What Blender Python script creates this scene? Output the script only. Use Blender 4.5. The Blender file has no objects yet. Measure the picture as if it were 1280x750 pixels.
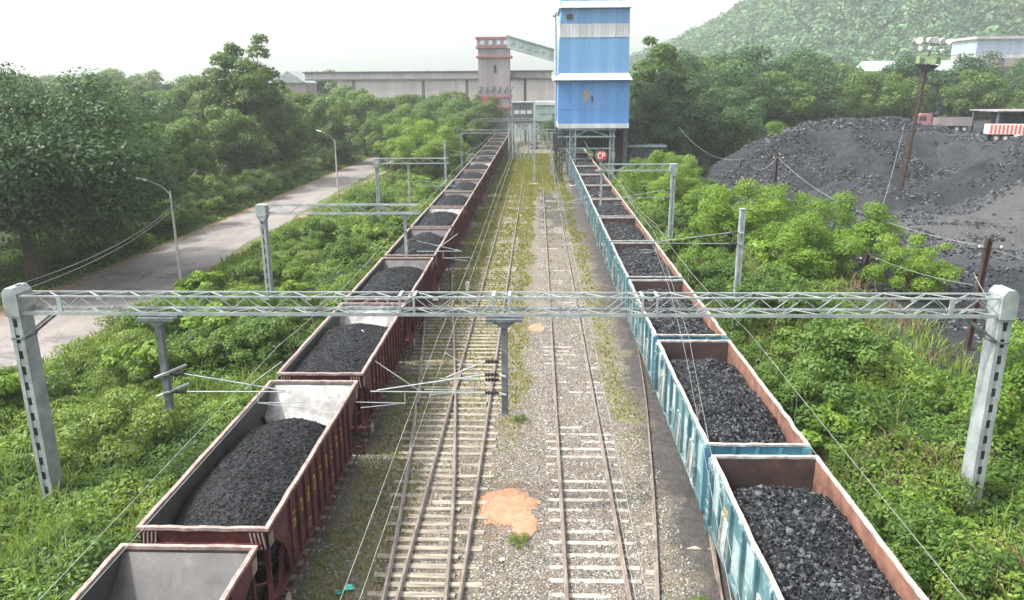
import bpy, math, random
import numpy as np
from mathutils import Vector, Matrix, Euler
R_ = math.radians
random.seed(7)
rng = np.random.default_rng(11)
S = bpy.context.scene
COL = S.collection

# ------------------------------------------------------------------ camera
cam_d = bpy.data.cameras.new("camera"); cam = bpy.data.objects.new("camera", cam_d); COL.objects.link(cam)
cam_d.sensor_width = 36.0; cam_d.lens = 27.0; cam_d.clip_start = 0.5; cam_d.clip_end = 12000
TH, YAW, ROLL = R_(15.54), R_(1.9), R_(0.35)
fwd = Vector((-math.sin(YAW)*math.cos(TH), math.cos(YAW)*math.cos(TH), -math.sin(TH)))
r0 = Vector((math.cos(YAW), math.sin(YAW), 0)); u0 = r0.cross(fwd)
rt = r0*math.cos(ROLL) - u0*math.sin(ROLL); up = u0*math.cos(ROLL) + r0*math.sin(ROLL)
cam.matrix_world = Matrix(((rt.x, up.x, -fwd.x, 0), (rt.y, up.y, -fwd.y, 0), (rt.z, up.z, -fwd.z, 14.0), (0, 0, 0, 1)))
S.camera = cam

# ------------------------------------------------------------------ world, sun, exposure
SUN_EL, SUN_AZ = R_(54), math.atan2(-0.97, -0.22)      # hazy sun from the left, a little behind the camera
W = bpy.data.worlds.new("World"); S.world = W; W.use_nodes = True
nt = W.node_tree; nt.nodes.clear()
wo = nt.nodes.new("ShaderNodeOutputWorld"); bg = nt.nodes.new("ShaderNodeBackground")
sky = nt.nodes.new("ShaderNodeTexSky"); sky.sky_type = 'NISHITA'; sky.sun_disc = False
sky.sun_elevation = SUN_EL; sky.sun_rotation = SUN_AZ; sky.dust_density = 6.0; sky.air_density = 1.0; sky.ozone_density = 1.0
hs = nt.nodes.new("ShaderNodeHueSaturation"); hs.inputs['Saturation'].default_value = 0.28; hs.inputs['Value'].default_value = 1.85
nt.links.new(sky.outputs[0], hs.inputs['Color']); nt.links.new(hs.outputs[0], bg.inputs[0]); nt.links.new(bg.outputs[0], wo.inputs[0])
bg.inputs[1].default_value = 0.15
sd = bpy.data.lights.new("sun", 'SUN'); sd.energy = 3.9; sd.angle = R_(3.0); sd.color = (1.0, 0.955, 0.87)
sun = bpy.data.objects.new("sun", sd); COL.objects.link(sun)
sv = Vector((math.sin(SUN_AZ)*math.cos(SUN_EL), math.cos(SUN_AZ)*math.cos(SUN_EL), math.sin(SUN_EL)))
sun.rotation_euler = sv.to_track_quat('Z', 'Y').to_euler(); sun.location = (-60, -20, 120)
S.view_settings.view_transform = 'Standard'; S.view_settings.look = 'None'; S.view_settings.gamma = 1.0
S.view_settings.use_curve_mapping = False
S.view_settings.exposure = 0.6
S.render.engine = 'CYCLES'; S.cycles.max_bounces = 5; S.cycles.diffuse_bounces = 3; S.cycles.glossy_bounces = 2
S.cycles.transmission_bounces = 4; S.cycles.transparent_max_bounces = 4; S.cycles.volume_bounces = 2; S.cycles.use_denoising = True

# ------------------------------------------------------------------ helpers
def tag(o, label=None, cat=None, group=None, kind=None):
    if label: o['label'] = label
    if cat: o['category'] = cat
    if group: o['group'] = group
    if kind: o['kind'] = kind
    return o
def thing(name, label, cat, loc=(0, 0, 0), rz=0.0, group=None):
    o = bpy.data.objects.new(name, None); COL.objects.link(o); o.empty_display_size = 0.2
    o.location = loc; o.rotation_euler = (0, 0, rz)
    return tag(o, label, cat, group)
CH = {}
def parent(c, p):
    c.parent = p; CH.setdefault(p, []).append(c)
def copy_tree(o, p=None):
    c = o.copy(); COL.objects.link(c)
    if p is not None: parent(c, p)
    for ch in list(CH.get(o, [])): copy_tree(ch, c)
    return c
def place(o, loc, rz=0.0, label=None, sc=None, group=None):
    o.location = loc; o.rotation_euler = (0, 0, rz)
    if label: o['label'] = label
    if group: o['group'] = group
    if sc is not None: o.scale = (sc, sc, sc) if isinstance(sc, (int, float)) else sc
    return o

class MB:
    def __init__(s): s.v = []; s.f = []; s.m = []
    def add(s, vs, fs, m=0):
        b = len(s.v); s.v += [tuple(v) for v in vs]
        for i, f in enumerate(fs):
            s.f.append(tuple(b+k for k in f)); s.m.append(m[i] if isinstance(m, (list, tuple)) else m)
        return s
    def box(s, x0, x1, y0, y1, z0, z1, m=0):   # face order: -z,+z,-y,+y,-x,+x
        vs = [(x, y, z) for z in (z0, z1) for y in (y0, y1) for x in (x0, x1)]
        return s.add(vs, [(0, 2, 3, 1), (4, 5, 7, 6), (0, 1, 5, 4), (2, 6, 7, 3), (0, 4, 6, 2), (1, 3, 7, 5)], m)
    def cbox(s, c, d, m=0):
        return s.box(c[0]-d[0]/2, c[0]+d[0]/2, c[1]-d[1]/2, c[1]+d[1]/2, c[2]-d[2]/2, c[2]+d[2]/2, m)
    def bar(s, p, q, w, h=None, m=0, hint=(0, 0, 1)):
        h = h or w; p = Vector(p); q = Vector(q); d = (q-p).normalized(); hv = Vector(hint)
        if abs(d.dot(hv)) > .98: hv = Vector((0, 1, 0))
        a = d.cross(hv).normalized()*w/2; b = a.cross(d).normalized()*h/2
        vs = [p-a-b, p+a-b, p+a+b, p-a+b, q-a-b, q+a-b, q+a+b, q-a+b]
        return s.add(vs, [(0, 3, 2, 1), (4, 5, 6, 7), (0, 1, 5, 4), (1, 2, 6, 5), (2, 3, 7, 6), (3, 0, 4, 7)], m)
    def tube(s, pts, r, n=6, m=0, caps=True):
        pts = [Vector(p) for p in pts]; rs = r if isinstance(r, (list, tuple)) else [r]*len(pts)
        b = len(s.v); prev = None
        for i, p in enumerate(pts):
            d = (pts[min(i+1, len(pts)-1)]-pts[max(i-1, 0)]).normalized()
            if prev is None: a = d.orthogonal().normalized()
            else: a = (prev-d*prev.dot(d)).normalized()
            prev = a; c = d.cross(a)
            for k in range(n):
                t = 2*math.pi*k/n; s.v.append(tuple(p+(a*math.cos(t)+c*math.sin(t))*rs[i]))
        for i in range(len(pts)-1):
            for k in range(n):
                k2 = (k+1) % n
                s.f.append((b+i*n+k, b+i*n+k2, b+(i+1)*n+k2, b+(i+1)*n+k)); s.m.append(m)
        if caps:
            s.f.append(tuple(b+k for k in reversed(range(n)))); s.m.append(m)
            s.f.append(tuple(b+(len(pts)-1)*n+k for k in range(n))); s.m.append(m)
        return s
    def prism(s, poly, axis, a0, a1, m=0, mc=None):
        # poly: 2D points in the plane normal to axis ('x': (y,z), 'y': (x,z), 'z': (x,y))
        def P3(p, a): return {'x': (a, p[0], p[1]), 'y': (p[0], a, p[1]), 'z': (p[0], p[1], a)}[axis]
        n = len(poly); vs = [P3(p, a0) for p in poly]+[P3(p, a1) for p in poly]
        fs = [tuple(range(n))[::-1], tuple(range(n, 2*n))]+[(i, (i+1) % n, n+(i+1) % n, n+i) for i in range(n)]
        ms = [m if mc is None else mc[0], m if mc is None else mc[1]]+[m]*n
        return s.add(vs, fs, ms)
    def build(s, name, mats, par=None, smooth=False, fix=True):
        me = bpy.data.meshes.new(name); me.from_pydata(s.v, [], s.f)
        for mt in (mats if isinstance(mats, (list, tuple)) else [mats]): me.materials.append(mt)
        me.polygons.foreach_set('material_index', s.m)
        if smooth: me.polygons.foreach_set('use_smooth', [True]*len(s.f))
        if fix:
            import bmesh
            bm = bmesh.new(); bm.from_mesh(me); bmesh.ops.recalc_face_normals(bm, faces=bm.faces); bm.to_mesh(me); bm.free()
        o = bpy.data.objects.new(name, me); COL.objects.link(o)
        if par is not None: parent(o, par)
        return o

def np_mesh(name, co, faces, nper, mats, midx=None, v=None, smooth=False):
    """co (N,3); faces (F,nper) ints; v (F,) float attribute per face"""
    me = bpy.data.meshes.new(name); F = len(faces)
    me.vertices.add(len(co)); me.vertices.foreach_set('co', np.ascontiguousarray(co, dtype=np.float32).ravel())
    me.loops.add(F*nper); me.loops.foreach_set('vertex_index', np.ascontiguousarray(faces, dtype=np.int32).ravel())
    me.polygons.add(F); me.polygons.foreach_set('loop_start', np.arange(0, F*nper, nper, dtype=np.int32))
    for mt in (mats if isinstance(mats, (list, tuple)) else [mats]): me.materials.append(mt)
    if midx is not None: me.polygons.foreach_set('material_index', np.asarray(midx, dtype=np.int32))
    me.polygons.foreach_set('use_smooth', np.full(F, bool(smooth)))
    me.update(calc_edges=True)
    if v is not None:
        a = me.attributes.new('v', 'FLOAT', 'FACE'); a.data.foreach_set('value', np.asarray(v, dtype=np.float32))
    return me
def np_obj(name, me, par=None):
    o = bpy.data.objects.new(name, me); COL.objects.link(o)
    if par is not None: parent(o, par)
    return o

# value noise
_T = rng.random((256, 256))
def vn(x, y):
    x = np.asarray(x, float); y = np.asarray(y, float)
    xi = np.floor(x).astype(int); yi = np.floor(y).astype(int); fx = x-xi; fy = y-yi
    fx = fx*fx*(3-2*fx); fy = fy*fy*(3-2*fy)
    a = _T[xi % 256, yi % 256]; b = _T[(xi+1) % 256, yi % 256]; c = _T[xi % 256, (yi+1) % 256]; d = _T[(xi+1) % 256, (yi+1) % 256]
    return (a*(1-fx)+b*fx)*(1-fy)+(c*(1-fx)+d*fx)*fy
def fbm(x, y, o=4):
    s = 0; a = .5; t = 0
    for i in range(o):
        s = s+a*vn(x*2**i+17.3*i, y*2**i+5.1*i); t += a; a *= .5
    return s/t
def sst(a, b, x):
    t = np.clip((np.asarray(x, float)-a)/(b-a), 0, 1); return t*t*(3-2*t)

# ------------------------------------------------------------------ materials
class NT:
    def __init__(s, name):
        s.m = bpy.data.materials.new(name); s.m.use_nodes = True; s.t = s.m.node_tree; s.t.nodes.clear()
        s.out = s.n('ShaderNodeOutputMaterial'); s.p = s.n('ShaderNodeBsdfPrincipled'); s.l(s.p.outputs[0], s.out.inputs[0])
        s._c = None
    def n(s, t, **k):
        x = s.t.nodes.new(t)
        for a, b in k.items(): setattr(x, a, b)
        return x
    def l(s, a, b): s.t.links.new(a, b)
    def val(s, inp, v):
        if hasattr(v, 'is_linked') or isinstance(v, bpy.types.NodeSocket): s.l(v, inp)
        else: inp.default_value = v
    def math(s, op, a, b=0.0, c=0.0, clamp=False):
        x = s.n('ShaderNodeMath', operation=op, use_clamp=clamp); s.val(x.inputs[0], a); s.val(x.inputs[1], b); s.val(x.inputs[2], c); return x.outputs[0]
    def coord(s, vary=True):
        if s._c is None:
            tc = s.n('ShaderNodeTexCoord'); s._c = tc.outputs['Object']
            if vary:
                oi = s.n('ShaderNodeObjectInfo'); v = s.n('ShaderNodeVectorMath', operation='SCALE'); v.inputs[0].default_value = (37, 53, 19)
                s.l(oi.outputs['Random'], v.inputs['Scale']); a = s.n('ShaderNodeVectorMath', operation='ADD'); s.l(s._c, a.inputs[0]); s.l(v.outputs[0], a.inputs[1]); s._c = a.outputs[0]
        return s._c
    def pos(s):
        g = s.n('ShaderNodeNewGeometry'); return g.outputs['Position']
    def noise(s, scale, detail=4, rough=.55, co=None, dist=0, stretch=None):
        x = s.n('ShaderNodeTexNoise'); x.inputs['Scale'].default_value = scale; x.inputs['Detail'].default_value = detail
        x.inputs['Roughness'].default_value = rough; x.inputs['Distortion'].default_value = dist
        co = co or s.coord()
        if stretch:
            mp = s.n('ShaderNodeMapping'); mp.inputs['Scale'].default_value = stretch; s.l(co, mp.inputs[0]); co = mp.outputs[0]
        s.l(co, x.inputs['Vector']); return x.outputs['Fac']
    def vor(s, scale, feature='F1', co=None, out='Color', rand=1.0):
        x = s.n('ShaderNodeTexVoronoi', feature=feature); x.inputs['Scale'].default_value = scale; x.inputs['Randomness'].default_value = rand
        s.l(co or s.coord(), x.inputs['Vector']); return x.outputs[out]
    def ramp(s, fac, stops, interp='LINEAR'):
        x = s.n('ShaderNodeValToRGB'); s.l(fac, x.inputs[0]); e = x.color_ramp; e.interpolation = interp
        while len(e.elements) < len(stops): e.elements.new(.5)
        for i, (p, c) in enumerate(stops):
            e.elements[i].position = p; e.elements[i].color = (c[0], c[1], c[2], 1) if isinstance(c, (tuple, list)) else (c, c, c, 1)
        return x.outputs[0]
    def mix(s, f, a, b, mode='MIX'):
        x = s.n('ShaderNodeMix', data_type='RGBA', blend_type=mode); s.val(x.inputs[0], f)
        for i, v in ((6, a), (7, b)):
            if isinstance(v, (tuple, list)): x.inputs[i].default_value = (v[0], v[1], v[2], 1)
            else: s.l(v, x.inputs[i])
        return x.outputs[2]
    def mr(s, v, a, b, c=0.0, d=1.0):
        x = s.n('ShaderNodeMapRange', interpolation_type='SMOOTHSTEP'); s.val(x.inputs[0], v)
        x.inputs[1].default_value = a; x.inputs[2].default_value = b; x.inputs[3].default_value = c; x.inputs[4].default_value = d; return x.outputs[0]
    def bump(s, h, strength=.5, dist=.02):
        x = s.n('ShaderNodeBump'); x.inputs['Strength'].default_value = strength; x.inputs['Distance'].default_value = dist
        s.l(h, x.inputs['Height']); s.l(x.outputs[0], s.p.inputs['Normal'])
    def done(s, col, rough=.7, metal=0.0, spec=None):
        if isinstance(col, (tuple, list)): s.p.inputs['Base Color'].default_value = (col[0], col[1], col[2], 1)
        else: s.l(col, s.p.inputs['Base Color'])
        s.val(s.p.inputs['Roughness'], rough); s.p.inputs['Metallic'].default_value = metal
        if spec is not None: s.p.inputs['Specular IOR Level'].default_value = spec
        return s.m

def simple(name, c1, c2, scale=3, rough=.6, metal=0, bump=.15, stretch=None, spec=None, lo=.35, hi=.65):
    n = NT(name); f = n.noise(scale, 6, .62, stretch=stretch)
    n.bump(n.noise(scale*6, 3), bump, .01)
    return n.done(n.ramp(f, [(lo, c1), (hi, c2)]), rough, metal, spec)
MT = {}
MT['galv'] = simple('galvanised_steel', (.17, .20, .205), (.36, .40, .40), 1.6, .55, .15, .15, lo=.3, hi=.7)
MT['galv_dark'] = simple('weathered_steel', (.06, .072, .078), (.15, .175, .185), 3, .6, .2, .1)
MT['concrete'] = simple('concrete', (.26, .26, .24), (.44, .43, .39), 4, .85, 0, .3)
MT['wire'] = simple('wire_metal', (.20, .22, .21), (.34, .36, .34), 2, .5, .3, 0)
MT['wire_dark'] = simple('cable_sheath', (.05, .05, .05), (.09, .09, .09), 2, .6, 0, 0)
MT['insul'] = simple('insulator_brown', (.02, .016, .015), (.04, .03, .03), 5, .25, 0, 0)
MT['white'] = simple('white_paint', (.62, .62, .6), (.78, .78, .75), 3, .5)
MT['rust_pole'] = simple('rusty_pole', (.022, .013, .012), (.065, .036, .032), 4, .85, 0, .4)
MT['rubber'] = simple('rubber', (.02, .02, .02), (.045, .04, .04), 4, .8)
MT['iron'] = simple('dark_iron', (.02, .018, .017), (.06, .05, .045), 5, .7, .2, .3)
MT['redsign'] = simple('red_enamel', (.55, .03, .05), (.62, .05, .07), 3, .4)
# rail: rusty web, worn brownish-bright top
n = NT('rail_steel'); g = n.n('ShaderNodeNewGeometry'); sx = n.n('ShaderNodeSeparateXYZ'); n.l(g.outputs['Normal'], sx.inputs[0])
topf = n.mr(sx.outputs[2], .8, .95)
c = n.mix(topf, n.ramp(n.noise(6, 4), [(.3, (.06, .035, .022)), (.7, (.15, .085, .055))]), n.ramp(n.noise(2, 4), [(.35, (.17, .135, .11)), (.65, (.30, .255, .22))]))
MT['rail'] = n.done(c, n.mr(sx.outputs[2], .8, .95, .85, .38), .35)
# wagon red
def wagon_paint(name, base, base2, dust, dustamt, fade, streak_c, rough=.62):
    n = NT(name); big = n.noise(.8, 5, .6); fine = n.noise(7, 5, .7)
    c = n.mix(n.mr(big, .38, .66), base, base2)
    st = n.noise(3.0, 5, .65, stretch=(2.6, 2.6, .25))
    c = n.mix(n.mr(st, .54, .74, 0, streak_c[3]), c, streak_c[:3])
    tc = n.n('ShaderNodeTexCoord'); sz = n.n('ShaderNodeSeparateXYZ'); n.l(tc.outputs['Object'], sz.inputs[0])
    d = n.math('MULTIPLY', n.mr(fine, .4, .72), n.mr(sz.outputs[2], 3.2, 1.2, .25, 1.0))
    c = n.mix(n.math('MULTIPLY', d, dustamt), c, dust)
    c = n.mix(n.mr(n.noise(1.7, 6, .7), .54, .66, 0, fade[3]), c, fade[:3])
    n.bump(n.noise(2.2, 3), .35, .03)
    return n.done(c, rough, 0, .35)
MT['red'] = wagon_paint('wagon_red_paint', (.062, .014, .017), (.105, .028, .029), (.035, .025, .024), .9, (.17, .075, .065, .4), (.025, .012, .014, .8))
MT['red_rim'] = simple('worn_red_coping', (.19, .13, .118), (.36, .285, .255), 5, .6, 0, .3)
MT['teal'] = wagon_paint('wagon_teal_paint', (.052, .135, .158), (.13, .235, .25), (.075, .062, .052), .85, (.42, .50, .49, .95), (.05, .07, .075, .55))
MT['teal_end'] = wagon_paint('wagon_blue_end_paint', (.05, .17, .25), (.09, .27, .36), (.05, .05, .05), .5, (.35, .45, .48, .5), (.12, .06, .04, .4))
MT['palepatch'] = wagon_paint('faded_door_paint', (.20, .32, .335), (.36, .44, .44), (.13, .085, .06), .75, (.09, .22, .25, .9), (.20, .12, .09, .5))
MT['teal_rim'] = simple('worn_pale_coping', (.24, .22, .20), (.50, .47, .43), 4, .6, 0, .3)
MT['yellow'] = simple('faded_yellow_lettering', (.32, .19, .04), (.5, .33, .07), 9, .7)
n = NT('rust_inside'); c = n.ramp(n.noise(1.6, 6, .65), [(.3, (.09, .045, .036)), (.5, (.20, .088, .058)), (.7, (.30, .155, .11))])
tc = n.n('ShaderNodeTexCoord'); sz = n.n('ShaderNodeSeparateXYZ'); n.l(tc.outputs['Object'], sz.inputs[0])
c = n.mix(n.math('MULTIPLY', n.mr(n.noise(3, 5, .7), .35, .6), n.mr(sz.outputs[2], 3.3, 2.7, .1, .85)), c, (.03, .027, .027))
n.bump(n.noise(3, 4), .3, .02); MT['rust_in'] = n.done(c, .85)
n = NT('coal_stained_rust'); c = n.ramp(n.noise(1.3, 6, .65), [(.3, (.022, .02, .02)), (.55, (.06, .035, .03)), (.78, (.13, .05, .035))]); n.bump(n.noise(3, 4), .3, .02); MT['rust_dark'] = n.done(c, .8)
n = NT('scoured_steel'); c = n.ramp(n.noise(1.2, 7, .72, dist=.6), [(.28, (.09, .087, .085)), (.43, (.15, .147, .143)), (.55, (.25, .25, .25)), (.7, (.40, .41, .42))]); n.bump(n.noise(5, 4), .2, .01); MT['scour'] = n.done(c, .5, .1)
n = NT('dusty_steel'); c = n.ramp(n.noise(1.5, 7, .7, dist=.4), [(.25, (.028, .027, .028)), (.6, (.066, .064, .066)), (.8, (.11, .107, .108))]); n.bump(n.noise(5, 4), .2, .01); MT['dusty'] = n.done(c, .6, .1)
# coal
def coal_mat(name, stops, rough, vs, bscale):
    n = NT(name); at = n.n('ShaderNodeAttribute', attribute_name='v')
    f = n.math('ADD', n.math('MULTIPLY', at.outputs['Fac'], .55), n.math('MULTIPLY', n.noise(vs, 5, .7), .6))
    n.bump(n.noise(bscale, 4, .7), .9, .04)
    return n.done(n.ramp(f, stops), rough, 0, .22)
MT['coal'] = coal_mat('coal', [(.2, (.002, .0025, .0035)), (.52, (.0065, .0078, .0095)), (.70, (.025, .028, .033)), (.84, (.10, .105, .115))], .42, 7, 14)  # palest ramp stop paints glints into the lump colour
MT['coal_fine'] = coal_mat('fine_coal', [(.2, (.0025, .003, .004)), (.55, (.0095, .011, .013)), (.9, (.036, .039, .044))], .6, 9, 24)
MT['yard'] = None
# leaves
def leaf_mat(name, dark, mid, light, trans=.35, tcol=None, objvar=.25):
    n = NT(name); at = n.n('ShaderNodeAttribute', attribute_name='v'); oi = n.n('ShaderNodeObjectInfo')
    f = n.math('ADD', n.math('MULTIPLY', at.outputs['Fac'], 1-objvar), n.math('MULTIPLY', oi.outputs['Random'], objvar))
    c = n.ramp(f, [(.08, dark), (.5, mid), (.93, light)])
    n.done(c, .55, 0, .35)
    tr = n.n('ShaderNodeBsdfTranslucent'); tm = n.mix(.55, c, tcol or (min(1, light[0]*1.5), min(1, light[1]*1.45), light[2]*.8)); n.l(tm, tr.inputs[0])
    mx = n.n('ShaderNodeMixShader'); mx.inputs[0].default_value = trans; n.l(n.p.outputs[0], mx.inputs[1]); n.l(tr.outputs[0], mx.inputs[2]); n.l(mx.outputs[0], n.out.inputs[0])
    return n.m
MT['leaf_bright'] = leaf_mat('bright_leaves', (.045, .10, .012), (.115, .205, .022), (.24, .34, .045))
MT['leaf_mid'] = leaf_mat('green_leaves', (.024, .058, .013), (.066, .13, .023), (.15, .23, .04))
MT['leaf_dark'] = leaf_mat('dark_leaves', (.013, .040, .018), (.038, .088, .032), (.10, .17, .05), .28)
MT['leaf_under'] = leaf_mat('undergrowth_leaves', (.024, .062, .013), (.088, .165, .024), (.23, .32, .055))
MT['leaf_hill'] = leaf_mat('hill_canopy_leaves', (.006, .03, .016), (.04, .105, .05), (.13, .22, .09), .2)
MT['grass'] = leaf_mat('dry_green_grass', (.07, .09, .018), (.18, .19, .035), (.36, .34, .09), .3)
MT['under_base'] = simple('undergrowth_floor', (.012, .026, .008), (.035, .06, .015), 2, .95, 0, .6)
MT['bark'] = simple('bark', (.035, .028, .022), (.09, .075, .06), 6, .95, 0, .6, stretch=(1, 1, .2))

# ------------------------------------------------------------------ structure: ground, hills, road, track bed
def yard_mask(x, y):
    xe = 23.0 - 2.2*sst(30, 36, y)*sst(56, 48, y) + 2.2*(vn(np.asarray(y)/6.0, 3.3)-.5)*2 + sst(108, 140, y)*8 - sst(60, 45, y)*.5
    return sst(-.8, .8, x-xe)*sst(33, 37, y)
def _seg(x, y, p, q, slope):
    (x0, y0, h0), (x1, y1, h1) = p, q; dx, dy = x1-x0, y1-y0
    t = np.clip(((x-x0)*dx+(y-y0)*dy)/(dx*dx+dy*dy), 0, 1); d = np.hypot(x-x0-t*dx, y-y0-t*dy)
    return h0+(h1-h0)*t-slope*(np.sqrt(d*d+2.0)-1.4)
def yard_h(x, y):
    x = np.asarray(x, float); y = np.asarray(y, float); wx = x+5*(fbm(x/9.+3, y/9., 3)-.5); wy = y+6*(fbm(x/8., y/8.+7, 3)-.5)
    h = np.zeros_like(x+y)
    R = [(26, 104, 3.0), (33, 109, 7.0), (42, 113, 9.2), (52, 118, 8.8), (61, 124, 7.6)]
    for p, q in zip(R[:-1], R[1:]): h = np.maximum(h, _seg(wx, wy, p, q, .60))
    h = np.maximum(h, 6.0*sst(93, 103, wy-(x-60)*.12)*sst(49, 57, wx)); h = np.maximum(h, 5.2*sst(114, 124, y)*sst(30, 42, x))
    for p, q, sl in [((56, 83, 4.6), (66, 80, 5.2), .55), ((76, 88, 6.0), (84, 80, 6.2), .5), ((37, 93, 2.6), (42, 95, 2.2), .5), ((47, 58, 2.4), (54, 62, 3.0), .5), ((26, 88, 2.0), (29, 97, 2.4), .5), ((31, 50, 1.6), (37, 47, 2.0), .45), ((60, 98, 7.6), (66, 99, 7.2), .6)]:
        h = np.maximum(h, _seg(wx, wy, p, q, sl))
    flat = np.exp(-((x-66)/6.5)**4-((y-110)/5.)**4); h = h*(1-flat)+6.0*flat
    h = h + (1.0*(fbm(x/2.6, y/2.6, 4)-.5)+1.2*np.abs(fbm(x/8.+5, y/6., 3)-.5))*sst(30, 60, y)*(1-flat)
    return h*yard_mask(x, y) + .22*yard_mask(x, y) - .35*(1-yard_mask(x, y))
def hill_h(x, y):
    h = 205*np.exp(-((x-450)/262.)**2-((y-730)/205.)**2) + 90*np.exp(-((x-760)/300.)**2-((y-800)/260.)**2)
    return h*(.88+.24*fbm(x/70., y/70., 4)) - 3
def far_h(x, y):
    return (88*fbm(x/330.+9, y/330., 4)-22)*sst(-1780, -1400, x)*sst(120, -300, x)*sst(1250, 1450, y)*sst(1880, 1750, y) - 5
def gz(x, y):
    x = np.asarray(x, float); y = np.asarray(y, float)
    s = sst(-10.4, -13, x)*sst(-26.5, -24, x) + sst(9.6, 12, x)
    return .35*(fbm(x/5., y/5., 3)-.5)*s*2*.6 - .06*sst(9.6, 14, x)
def grid(name, xs, ys, fz, mat, smooth=True):
    X, Y = np.meshgrid(xs, ys); Z = fz(X, Y); nx, ny = len(xs), len(ys)
    co = np.stack([X.ravel(), Y.ravel(), np.broadcast_to(Z, X.shape).ravel()], 1)
    i = (np.arange(ny-1)[:, None]*nx+np.arange(nx-1)[None]).ravel()
    return np_obj(name, np_mesh(name, co, np.stack([i, i+1, i+nx+1, i+nx], 1), 4, mat, smooth=smooth))

# ground shader: soil and grass, dirt verge by the road
n = NT('ground_soil'); co = n.pos(); sp = n.n('ShaderNodeSeparateXYZ'); n.l(co, sp.inputs[0])
xx = n.math('ADD', sp.outputs[0], n.math('MULTIPLY', n.math('SUBTRACT', n.noise(.35, 4, .6, co), .5), 3.2))
grs = n.ramp(n.noise(1.2, 6, .7, co), [(.3, (.035, .06, .015)), (.55, (.075, .11, .025)), (.75, (.15, .15, .05))])
drt = n.ramp(n.noise(2.2, 6, .7, co), [(.3, (.16, .095, .06)), (.7, (.34, .235, .165))])
verge = n.math('MULTIPLY', n.mr(xx, -26.9, -26.2), n.mr(xx, -24.1, -25.2))
vl = n.math('MULTIPLY', n.mr(xx, -39, -36.5), n.mr(xx, -33.4, -34.2))
c = n.mix(n.math('MULTIPLY', n.math('MAXIMUM', verge, vl), .9), grs, drt)
n.bump(n.noise(6, 5, .7, co), .5, .05)
MT['ground'] = n.done(c, .95)
xs = np.unique(np.concatenate([np.linspace(-60, 60, 121), np.linspace(-400, 400, 81), np.linspace(-1800, 1800, 41)]))
ys = np.unique(np.concatenate([np.linspace(-60, 200, 201), np.linspace(200, 900, 71), np.linspace(900, 1950, 31)]))
tag(grid('ground', xs, ys, gz, MT['ground']), kind='structure')
# forested hill on the right, faint far hills on the left
n = NT('hill_floor'); n.bump(n.noise(.1, 5, .7, n.pos()), .8, 3)
MT['hill'] = n.done(n.ramp(n.noise(.05, 6, .7, n.pos()), [(.3, (.02, .045, .012)), (.7, (.06, .10, .025))]), .95)
tag(grid('hill', np.linspace(-60, 1400, 110), np.linspace(330, 1300, 80), hill_h, MT['hill']), kind='structure')
tag(grid('distant_hills', np.linspace(-1790, 300, 120), np.linspace(1230, 1890, 40), far_h, MT['hill']), kind='structure')
# road
n = NT('road_surface'); co = n.pos(); sp = n.n('ShaderNodeSeparateXYZ'); n.l(co, sp.inputs[0])
c = n.ramp(n.noise(.5, 7, .68, co, stretch=(1, .35, 1)), [(.25, (.125, .115, .11)), (.5, (.19, .173, .163)), (.75, (.25, .227, .212))])
c = n.mix(n.mr(n.noise(.22, 5, .7, co, dist=1), .54, .62), c, (.12, .11, .105))
pot = n.mr(n.noise(1.1, 3, .5, co), .70, .735); c = n.mix(n.math('MULTIPLY', pot, .7), c, (.25, .17, .12))
crk = n.mr(n.vor(.45, 'DISTANCE_TO_EDGE', co, 'Distance'), .012, .0); c = n.mix(n.math('MULTIPLY', crk, .5), c, (.08, .07, .065))
n.bump(n.noise(25, 4, .7, co), .3, .01); MT['road'] = n.done(c, .88)
ys = np.linspace(-40, 330, 186)
Lx = -34.0+.35*(vn(ys/3., 1.)-.5)*2; Rx = -26.0-sst(40, 100, ys)*1.7+.55*(vn(ys/2.3, 8.)-.5)*2+.3*(vn(ys/.9, 2.)-.5)
mb = MB(); ts = [0, .06, .5, .94, 1]
for yv, a, b in zip(ys, Lx, Rx):
    for t in ts: mb.v.append((a+(b-a)*t, yv, .012+.07*math.sin(math.pi*t)))
for i in range(len(ys)-1):
    for k in range(4): mb.f.append((i*5+k, i*5+k+1, i*5+k+6, i*5+k+5)); mb.m.append(0)
tag(mb.build('road', MT['road'], smooth=True, fix=False), kind='structure')

# track bed: ballast, coal dust, dry grass
def grassiness(x, y):
    w = x+.9*(fbm(x/1.5+3, y/3.5, 3)-.5)*2
    b = lambda a, c, s: sst(a-s, a+s, w)*(1-sst(c-s, c+s, w))
    far = sst(26, 60, y)
    g = b(-1.6, -.5, .25)*(.2+.6*sst(24, 33, y))
    g = np.maximum(g, b(-6.6, -4.3, .4)*.75)
    g = np.maximum(g, b(-5.2, -1.6, .4)*(.25+.45*sst(28, 36, y))*(1-.75*sst(52, 44, y)*0))
    g = np.maximum(g, b(3.1, 4.4, .35)*.65*sst(26, 32, y))
    g = np.maximum(g, b(3.6, 4.9, .3)*.55*sst(22, 14, y))
    g = np.maximum(g, sst(90, 125, y)*b(-7, 3.4, .5))
    g = np.maximum(g, b(.6, 3.0, .3)*.25*far)
    return g*sst(.25, .55, vn(x*.9+7, y*.6)+.35*g)
n = NT('track_bed_ballast'); co = n.pos(); sp = n.n('ShaderNodeSeparateXYZ'); n.l(co, sp.inputs[0]); X, Y = sp.outputs[0], sp.outputs[1]
wob = n.math('MULTIPLY', n.math('SUBTRACT', n.noise(.55, 5, .65, co), .5), 3.0); xx = n.math('ADD', X, wob)
def band(a, b, s): return n.math('MULTIPLY', n.mr(xx, a-s, a+s), n.mr(xx, b+s, b-s))
cell = n.vor(15, co=co); sc_ = n.n('ShaderNodeSeparateColor'); n.l(cell, sc_.inputs[0])
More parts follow.
